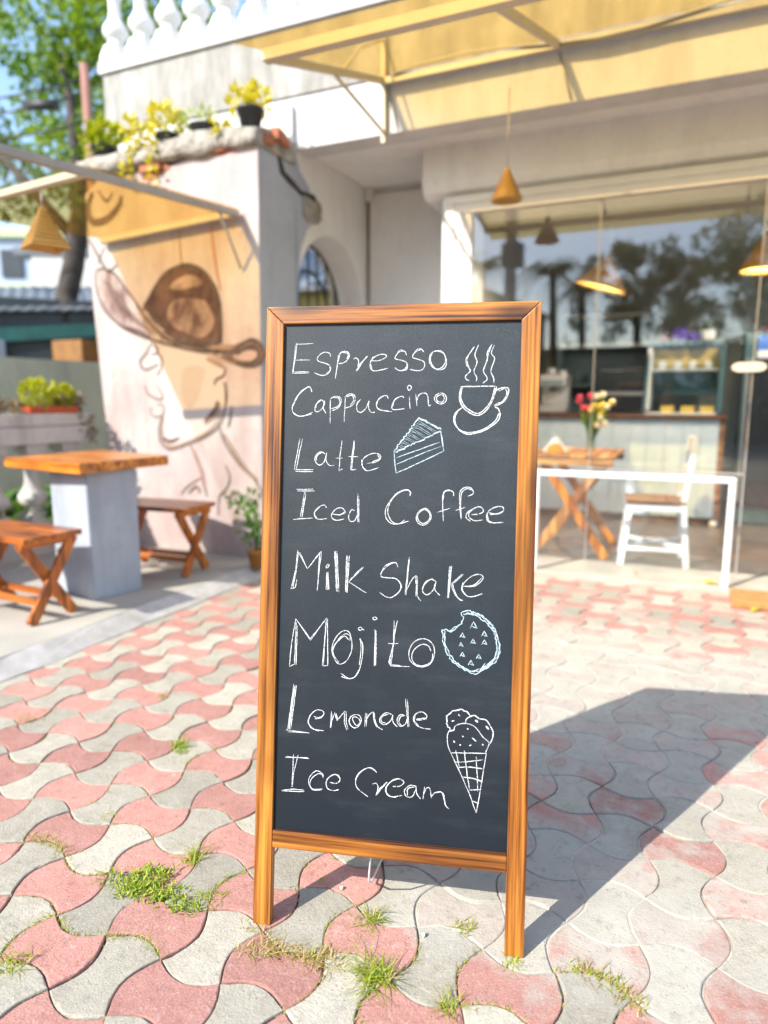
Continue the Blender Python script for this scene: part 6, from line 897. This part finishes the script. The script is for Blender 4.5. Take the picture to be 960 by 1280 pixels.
# counter
ctr=thing('counter','pale blue boarded cafe counter with a dark wooden top','counter',(-.8,7.0,.034))
bm=bm_(); x=-1.77
while x<.17:
    box(bm,x,min(.17,x+.148),6.75,6.79,.10,.985,.004); x+=.15
obj('front_panel',bm,'panel_blue',ctr,True)
bm=bm_(); box(bm,-1.77,.225,6.70,7.40,.986,1.022,.004); obj('counter_top',bm,'counter_top',ctr,True)
bm=bm_(); box(bm,.172,.212,6.755,7.36,.09,.985,.003); obj('end_panel',bm,'brown_seat',ctr,True)
bm=bm_(); box(bm,-1.77,.17,6.80,7.36,.04,.0985); obj('plinth',bm,'brown_seat',ctr,True)
bm=bm_(); lathe(bm,[(.03,0),(.034,.02),(.03,.05)],(.18,6.72,.034),12); obj('foot',bm,'white_paint',ctr,True)
dc=thing('display_case','glass cake display case with a dark frame standing on the counter','display case',(-.15,7.0,1.022))
bm=bm_()
for (a,b) in (((-.47,6.80,1.03),(-.44,6.86,1.66)),((.15,6.80,1.03),(.15,6.86,1.66)),((-.47,7.30,1.03),(-.44,7.30,1.66)),((.15,7.30,1.03),(.15,7.30,1.66)),((-.455,6.86,1.66),(.16,6.86,1.66)),((-.455,7.30,1.66),(.16,7.30,1.66)),((-.44,6.86,1.66),(-.44,7.3,1.66)),((.15,6.86,1.66),(.15,7.3,1.66))): bar(bm,a,b,.022,.022)
box(bm,.155,.175,6.80,7.30,1.03,1.66); box(bm,-.45,.155,7.305,7.315,1.2,1.66)
obj('frame',bm,'fridge_teal',dc,True)
bm=bm_(); 
for q in (((-.46,6.812,1.04),(.14,6.812,1.04),(.14,6.868,1.65),(-.43,6.868,1.65)),): bm.faces.new([bm.verts.new(p) for p in q])
obj('pane',bm,'case_glass',dc,True)
bm=bm_(); box(bm,-.44,.14,6.90,7.28,1.42,1.428); obj('shelf',bm,'paper_white',dc,True)
bm=bm_(); box(bm,-.46,.15,6.82,7.29,1.023,1.035); obj('base',bm,'paper_white',dc,True)
bm=bm_(); box(bm,-.44,.14,7.285,7.30,1.45,1.63); obj('back_panel',bm,'cake_yellow',dc,True)
bm=bm_(); box(bm,-.455,-.43,6.84,7.28,1.06,1.62); obj('side_panel',bm,'paper_white',dc,True)
for k,x in enumerate((-.27,-.10,.06)):
    bm=bm_(); prism(bm,[(-.05,0),(.05,0),(.06,.06),(-.06,.06)],0,x-.055,x+.055); 
    for v in bm.verts: v.co.y+=6.93; v.co.z+=1.036
    o=obj('cake_tray',bm,'cake_yellow'); tag(o,('yellow sponge cake at the left of the display case','yellow sponge cake in the middle of the display case','yellow sponge cake at the right of the display case')[k],'cake','cakes in the display case')
for k in range(4):
    bm=bm_(); lathe(bm,[(.028,0),(.034,.05),(.04,.055),(.012,.075)],(-.34+.13*k,7.02,1.429),14); o=obj('pastry_cup',bm,'paper_white'); tag(o,'small white cup on the upper shelf of the display case','cup','white cups in the display case')
pp=thing('potted_plant','small green succulent in a round white pot on the display case','plant',(.03,7.0,1.672))
bm=bm_(); lathe(bm,[(.04,0),(.062,.03),(.066,.075),(.06,.10),(.05,.10),(.05,.08)],(0,0,0),18); obj('pot',bm,'paper_white',pp)
bm,lay=leafbm(); clump(bm,lay,(0,0,.12),.05,40,.05,.03,up=.8); finish_leaves('foliage',bm,lay,['dark_leaf'],pp)
bm=bm_(); bmesh.ops.create_icosphere(bm,subdivisions=3,radius=.078)
for v in bm.verts: v.co=v.co*(1+.22*noise.noise(v.co*45)); v.co.z=v.co.z*.9
for v in bm.verts: v.co+=Vector((-.20,7.0,1.735))
tag(obj('violet_ornament',bm,'violet'),'large violet ball shaped ornament on top of the display case','ornament')
bm=bm_(); bmesh.ops.create_icosphere(bm,subdivisions=3,radius=.045)
for v in bm.verts: v.co=v.co*(1+.2*noise.noise(v.co*60))+Vector((-.085,6.97,1.712))
tag(obj('violet_ornament',bm,'violet'),'smaller violet ornament beside the white plant pot','ornament')
bm=bm_(); lathe(bm,[(.02,0),(.045,.02),(.05,.05),(.03,.075),(.012,.08),(.012,.1)],(-.335,7.0,1.672),16); tube(bm,[(-.29,7,1.70),(-.265,7,1.725),(-.26,7,1.74)],.008,6); tag(obj('teapot',bm,'maroon'),'dark red little teapot at the left on the display case','teapot')
# coffee machine
cm=thing('coffee_machine','light steel coffee machine on the counter behind the table','coffee machine',(-1.33,7.05,1.022))
bm=bm_(); box(bm,-1.46,-1.20,6.95,7.25,1.03,1.10,.01); box(bm,-1.46,-1.20,7.08,7.25,1.10,1.30,.01); box(bm,-1.46,-1.20,6.92,7.25,1.28,1.40,.015); obj('body',bm,'machine_steel',cm,True)
bm=bm_(); tube(bm,[(-1.33,6.97,1.285),(-1.33,6.97,1.24)],.03,12); tube(bm,[(-1.33,6.97,1.25),(-1.33,6.85,1.24)],.012,8); obj('portafilter',bm,'iron_black',cm,True)
bm=bm_(); lathe(bm,[(.05,0),(.05,.05),(.03,.07)],(-1.37,7.08,1.40),14); lathe(bm,[(.045,0),(.045,.04)],(-1.26,7.08,1.40),14); obj('bean_hopper',bm,'machine_steel',cm,True)
bm=bm_(); box(bm,-1.44,-1.22,6.908,6.918,1.30,1.345); obj('control_panel',bm,'shelf_teal',cm,True)
# back shelves
sh=thing('shelf_unit','dark wall shelf unit with two boards of glassware behind the counter','shelf',(-1.03,8.5,.034))
bm=bm_()
for x in (-1.53,-.56): box(bm,x,x+.04,8.2,8.7,.04,2.10,.003)
box(bm,-1.49,-.56,8.68,8.70,.04,2.08); obj('frame',bm,'shelf_teal',sh,True)
for z in (1.02,1.30,1.74,2.06):
    bm=bm_(); box(bm,-1.489,-.561,8.2,8.675,z,z+.035,.003); obj('board',bm,'frame_paint' if z>1.5 else 'shelf_teal',sh,True)
random.seed(8)
for r_,z in ((0,1.336),(1,1.776)):
    for k in range(9):
        x=-1.42+k*.1; bm=bm_(); h=random.uniform(.09,.2) if r_==0 else random.uniform(.10,.16)
        lathe(bm,[(.022,0),(.03,.01),(.032,h*.6),(.018,h*.8),(.018,h)],(x,8.35,z),12)
        o=obj('jar' if r_==0 else 'drinking_glass',bm,(['maroon','shelf_teal','tarp_green','machine_steel'][k%4] if r_==0 else 'case_glass'))
        tag(o,('small dark jar on the lower board of the wall shelf' if r_==0 else 'drinking glass on the upper board of the wall shelf'),'jar' if r_==0 else 'glass','jars on the lower board' if r_==0 else 'glasses on the upper board')
bm=bm_(); box(bm,-1.40,-1.0,8.3,8.6,2.096,2.17,.01); tag(obj('storage_box',bm,'oven_black'),'low dark box lying on top of the wall shelf','box')
bm=bm_(); box(bm,-1.52,-1.41,8.3,8.55,2.096,2.28,.01); tag(obj('storage_box',bm,'maroon'),'upright brownish box at the left end on top of the wall shelf','box')
ov=thing('oven','black countertop oven behind the counter','oven',(-.80,7.75,1.022))
bm=bm_(); box(bm,-1.02,-.53,7.55,7.95,1.03,1.20,.008); box(bm,-1.02,-.53,7.55,7.95,1.235,1.50,.008); obj('body',bm,'oven_black',ov,True)
bm=bm_(); box(bm,-1.02,-.53,7.54,7.95,1.203,1.232); obj('trim',bm,'machine_steel',ov,True)
bm=bm_(); tube(bm,[(-.95,7.52,1.45),(-.62,7.52,1.45)],.008,8); tube(bm,[(-.95,7.52,1.45),(-.95,7.55,1.45)],.006,6); tube(bm,[(-.62,7.52,1.45),(-.62,7.55,1.45)],.006,6); obj('handle',bm,'machine_steel',ov,True)
# worktop behind
wk=bm_(); box(wk,-1.77,-.3,7.5,8.18,.04,1.02,.004); tag(obj('back_worktop',wk,'shelf_teal'),'dark cabinet with a flat worktop between counter and wall shelf','cabinet')
# fridge
fg=thing('fridge','tall teal glass door drinks fridge behind the door handle','fridge',(.66,7.1,.034))
bm=bm_(); box(bm,.33,1.02,6.93,7.5,.05,1.74,.015); obj('body',bm,'fridge_teal',fg,True)
bm=bm_(); box(bm,.35,1.0,6.90,6.925,.20,1.50,.006); obj('door',bm,'oven_black',fg,True)
bm=bm_(); box(bm,.355,.37,6.88,6.899,.25,1.45); obj('door_handle',bm,'machine_steel',fg,True)
bm=bm_(); box(bm,.43,.98,6.915,6.928,1.51,1.70); box(bm,.43,.98,6.912,6.926,1.515,1.575,0,1); obj('sign_panel',bm,['paper_blue','paper_white'],fg,True)
bm=bm_(); lathe(bm,[(.10,0),(.11,.01),(.09,.03),(.02,.06)],(.52,7.1,1.741),16); tag(obj('lidded_bowl',bm,'maroon'),'shallow brown bowl on top of the fridge','bowl')

# ================================================================== BACKGROUND LEFT
yw=bm_(); prism(yw,[(-6.62,-3),(-6.50,-3),(-5.75,9.5),(-5.87,9.5)],2,-.05,1.555); tag(obj('yard_wall',yw,'yard_wall'),'plain grey green yard wall behind the balustrade','wall')
sd=thing('shed','low open shed with a sagging grey tin roof behind the yard wall','shed',(-8.0,6.6,0))
bm=bm_()
n=26; ra=[];rb=[]
P0,P1=Vector((-8.9,5.2,2.05)),Vector((-6.3,8.2,2.62)); back=Vector((-1.5,1.3,.55))
for k in range(n*2+1):
    t=k/(n*2); p=P0.lerp(P1,t)+Vector((0,0,.022*(k%2)+.05*math.sin(t*7))); ra.append(bm.verts.new(p)); rb.append(bm.verts.new(p+back))
for k in range(n*2): bm.faces.new((ra[k],ra[k+1],rb[k+1],rb[k]))
bm.normal_update(); ext=bmesh.ops.extrude_face_region(bm,geom=bm.faces[:]); 
for v in ext['geom']:
    if isinstance(v,bmesh.types.BMVert): v.co.z-=.03
obj('roof',bm,'roof_tin',sd,True)
bm=bm_()
for t in (.05,.5,.95):
    p=P0.lerp(P1,t); tube(bm,[(p.x-.1,p.y+.1,0),(p.x-.1,p.y+.1,p.z)],.04,8)
obj('post',bm,'bark',sd,True)
bm=bm_(); q=P0+Vector((.05,-.05,-.03)); r_=P1+Vector((.05,-.05,-.2))
prism(bm,[(0,0),(1,0),(1,1),(0,1)],2,0,.02)
for v in bm.verts:
    t=v.co.x; s=v.co.y; b=P0.lerp(P1,t)+Vector((.04,-.05,-.12-.22*t)); z=b.z-.17*(1-s)+.03*math.sin(t*9); v.co=Vector((b.x+v.co.z,b.y-v.co.z,z))
obj('tarp',bm,'tarp_green',sd,True)
bm=bm_(); prism(bm,[(-8.7,5.9),(-8.6,5.8),(-6.2,8.4),(-6.35,8.5)],2,.0,2.45); obj('back_wall',bm,'dark_window',sd,True)
for k,(x,y,c,l) in enumerate(((-7.15,6.55,'crate_orange','orange crate under the shed roof right of the tree trunk'),(-6.85,6.95,'crate_orange','orange crate under the shed roof beside the painted wall'),(-8.1,5.75,'house_blue','pale blue sack stack under the shed at the left edge'))):
    bm=bm_(); 
    for q in range(3): box(bm,x-.25,x+.25,y-.25,y+.25,1.02+q*.29,1.02+q*.29+.28,.01)
    box(bm,x-.22,x+.22,y-.22,y+.22,0,.999)
    tag(obj('crate',bm,c),l,'crate')
def tree(name,label,base,path,crown,nleaf,L,leafm,group=None,branches=(),lw=.55):
    t=thing(name,label,'tree',base,0,group)
    bm=bm_(); pts=[p for p,_ in path]; 
    P=[];Rr=[]
    for (a,ra_),(b,rb_) in zip(path[:-1],path[1:]):
        for k in range(5):
            q=k/5; P.append(Vector(a).lerp(Vector(b),q)+Vector((noise.noise(Vector(a)*3+Vector((k,0,0))),noise.noise(Vector(a)*3+Vector((0,k,0))),0))*.05); Rr.append(ra_+(rb_-ra_)*q)
    P.append(Vector(path[-1][0])); Rr.append(path[-1][1]); tube(bm,P,Rr,10); obj('trunk',bm,'bark',t,True)
    for br in branches:
        bm=bm_(); tube(bm,[p for p,_ in br],[r for _,r in br],8); obj('limb',bm,'bark',t,True)
    bm,lay=leafbm(); tot=sum(c[1]**2 for c in crown)
    for c,r,base_ in crown:
        for _ in range(int(nleaf*r*r/tot)):
            q=rv(); q=q.normalized()*(q.length**.5); p=Vector(c)+q*r+rv()*.12*r
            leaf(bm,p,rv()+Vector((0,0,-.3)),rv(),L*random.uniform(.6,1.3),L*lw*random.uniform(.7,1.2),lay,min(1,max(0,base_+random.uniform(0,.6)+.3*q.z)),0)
    finish_leaves('crown',bm,lay,[leafm],t,True); return t
random.seed(21)
crown=[]
for _ in range(34):
    a=random.uniform(0,6.28); rr=random.uniform(.3,2.1)
    crown.append(((-8.35+rr*math.cos(a)*1.15,7.5+rr*math.sin(a),4.6+random.uniform(-1.1,2.4)),random.uniform(.32,.62),random.choice((.0,.15,.35))))
tree('shade_tree','tall green leafed tree with a leaning dark trunk behind the shed',(-7.75,6.55,0),[((-7.75,6.55,0),.17),((-7.95,6.75,1.7),.15),((-7.6,7.0,3.2),.13),((-7.55,7.05,4.2),.09),((-7.9,7.2,5.6),.04)],crown,6800,.145,'tree_leaf',None,
 [[((-7.6,7.0,3.2),.09),((-8.3,6.95,3.9),.07),((-9.0,6.9,4.6),.03)],[((-7.58,7.02,3.6),.07),((-7.3,7.3,4.6),.05),((-7.2,7.6,5.6),.02)],[((-7.55,7.05,4.2),.05),((-8.2,7.5,5.0),.02)]])
hs=thing('house','pale blue house with a flat roof far behind the shed at the left edge','house',(-22,18,0))
bm=bm_(); prism(bm,[(-26,15.0),(-19.6,18.2),(-21.6,22.2),(-28,19)],2,0,6.6); obj('wall',bm,'house_blue',hs,True)
bm=bm_(); prism(bm,[(-26.2,14.7),(-19.2,18.2),(-21.2,22.2),(-28.2,18.8)],2,6.6,6.9); prism(bm,[(-26,14.95),(-19.5,18.2),(-19.6,18.3),(-26.1,15.05)],2,4.9,5.1); obj('roof',bm,'house_trim',hs,True)
for s in (.62,.80):
    bm=bm_(); a=Vector((-26,15,0)).lerp(Vector((-19.6,18.2,0)),s); b=Vector((-26,15,0)).lerp(Vector((-19.6,18.2,0)),s+.1); prism(bm,[(a.x+.03,a.y-.06),(b.x+.03,b.y-.06),(b.x,b.y+.01),(a.x,a.y+.01)],2,5.3,6.2); obj('window',bm,'dark_window',hs,True)
random.seed(9)
for i,(x,y,z,r,l) in enumerate(((-13.2,9.9,2.0,1.0,'pale olive bush at the far left beyond the shed roof'),(-11.9,10.8,1.9,.8,'yellow green bush between the trunk and the hanging lamp'))):
    tree('bush',l,(x,y,0),[((x,y,0),.06),((x,y,z),.03)],[((x+random.uniform(-.7,.7)*r,y+random.uniform(-.7,.7)*r,z+random.uniform(-.5,.8)*r),.55*r,.3) for _ in range(10)],1500,.2,'pale_leaf')
ph=thing('house','cream wall house seen between the tree trunk and the painted wall','house',(-14,12.8,0))
bm=bm_(); prism(bm,[(-13.6,11.2),(-9.4,13.4),(-10.8,16),(-15,13.8)],2,0,4.3); obj('wall',bm,'white_plaster',ph,True)
bm=bm_(); prism(bm,[(-13.9,11.0),(-9.2,13.4),(-10.7,16.2),(-15.3,13.9)],2,4.3,4.45); obj('roof',bm,'roof_tin',ph,True)
for s in (.42,.66):
    bm=bm_(); a=Vector((-13.6,11.2,0)).lerp(Vector((-9.4,13.4,0)),s); b=Vector((-13.6,11.2,0)).lerp(Vector((-9.4,13.4,0)),s+.14); prism(bm,[(a.x+.03,a.y-.06),(b.x+.03,b.y-.06),(b.x,b.y+.01),(a.x,a.y+.01)],2,2.4,3.4); obj('window',bm,'dark_window',ph,True)
up=thing('utility_pole','thin rusty pole carrying sagging black cables beside the balcony','pole',(-6.58,6.35,0))
bm=bm_(); tube(bm,[(-6.58,6.35,0),(-6.60,6.34,4.9)],[.06,.05],10); obj('shaft',bm,'pole_rust',up,True)
bm=bm_()
for z0,z1,dx,dy in ((4.75,5.0,-6,-1.6),(4.6,4.55,-6,-2.0),(4.3,4.1,-5.4,-2.6),(4.7,5.6,4,4)):
    tube(bm,[(-6.6+dx*t,6.34+dy*t,z0+(z1-z0)*t-.5*4*t*(1-t)*.6) for t in [k/14 for k in range(15)]],.012,5)
obj('cable',bm,'iron_black',up,True)
bm=bm_(); tube(bm,[(-7.35,6.13,4.52),(-6.95,6.24,4.50)],.06,8); obj('cable_joint',bm,'iron_black',up,True)
# garden side seen through the arch
gh=thing('garden_house','yellow house with a grey roof seen through the arch behind the grille','house',(-6,10.4,0))
bm=bm_(); box(bm,-7.2,-4.6,10.1,13,-.05,2.95); obj('wall',bm,'crate_yellow',gh,True)
bm=bm_(); prism(bm,[(9.8,2.86),(9.8,2.95),(12,4.1),(12,3.98)],0,-7.4,-4.5); obj('roof',bm,'roof_tin',gh,True)
bm=bm_(); box(bm,-8.2,-4.3,14.5,15,-.05,7); tag(obj('boundary_wall',bm,'white_plaster'),'tall cream wall far behind the arch','wall')

# ================================================================== ACROSS THE STREET (mirrored in the window)
random.seed(33)
def bigtree(label,cx,cy,z0,R_,n,L,rz=.75):
    cr=[]
    for _ in range(46):
        q=rv(); cr.append(((cx+q.x*R_,cy+q.y*R_*.6,z0+q.z*R_*rz),random.uniform(.4,.9)*R_*.22,random.choice((0,.2))))
    tree('street_tree',label,(cx,cy,0),[((cx,cy,0),.2),((cx+.2,cy,z0*.5),.16),((cx,cy,z0),.07)],cr,int(n*2.0),L*.68,'dark_leaf','street trees mirrored in the window')
bigtree('large dark tree across the street mirrored at the right of the shop window',2.4,-12.5,5.0,4.2,6500,.24)
bigtree('smaller dark tree across the street mirrored behind the hanging lamp',-2.0,-13.0,4.4,2.0,2600,.22)
bigtree('wide dark tree across the street mirrored low beside the door',6.0,-11,4.2,3.0,3200,.24)
bm,lay=leafbm()
for k in range(95):
    x=-9+k*.22; clump(bm,lay,(x,-11.2+random.uniform(-.3,.3),1.0+random.uniform(-.5,1.5)),.75,60,.16,.10)
bmw=bm_(); box(bmw,-9.5,12.5,-12.1,-11.9,-.05,2.7); tag(obj('added_dark_wall',bmw,'bark'),'long added wall across the street that keeps the low window reflection dark','wall')  # added backing wall, closes bright gaps in the mirrored foliage
h_=finish_leaves('added_hedge',bm,lay,['dark_leaf']); tag(h_,'tall added leafy screen across the street that darkens the low window reflection','added_hedge')  # added greenery behind the camera, darkens the lower window reflection
def palm(x,y,h,l):
    t=thing('palm_tree',l,'palm',(x,y,0),0,'palms mirrored in the window')
    bm=bm_(); tube(bm,[(x,y,0),(x+.1,y,h*.5),(x,y,h)],[.16,.12,.1],10); obj('trunk',bm,'bark',t,True)
    bm,lay=leafbm()
    for k in range(18):
        a=k*2.4; el=random.uniform(.2,1.3)
        for q in range(18):
            s=q/17; p=Vector((x+1.1*s*math.cos(a),y+1.1*s*math.sin(a),h+1.1*el*s-1.3*s*s))
            for sg in (-1,1): leaf(bm,p,Vector((-sg*math.sin(a)+.6*math.cos(a),sg*math.cos(a)+.6*math.sin(a),-.35)),Vector((0,0,1)),.5*(1-.6*s),.07,lay,random.random(),0,0)
    finish_leaves('crown',bm,lay,['dark_leaf'],t,True)
palm(-4.3,-12,5.0,'palm across the street mirrored right of the pole'); palm(-6.7,-12.5,5.4,'palm across the street mirrored left of the pole'); palm(-3.5,-12.5,4.5,'bushy palm across the street mirrored beside the window lamp')
sp=thing('street_pole','square concrete power pole across the street mirrored at the left of the window','pole',(-5.55,-12,0))
bm=bm_(); box(bm,-5.75,-5.45,-12.15,-11.85,0,8.5,.02); obj('shaft',bm,'grey_render',sp,True)
bm=bm_(); box(bm,-5.85,-5.25,-12.35,-11.8,5.2,5.9,.03); obj('transformer_box',bm,'roof_tin',sp,True)
hb_=thing('street_house','dark low house across the street mirrored beside the pole','house',(-7.5,-16,0))
bm=bm_(); box(bm,-10,-5.9,-19,-15,0,4.4); obj('wall',bm,'roof_tin',hb_,True)
bm=bm_(); prism(bm,[(-10.4,4.4),(-5.6,4.4),(-8,5.4)],1,-19.3,-14.7); obj('roof',bm,'tarp_green',hb_,True)
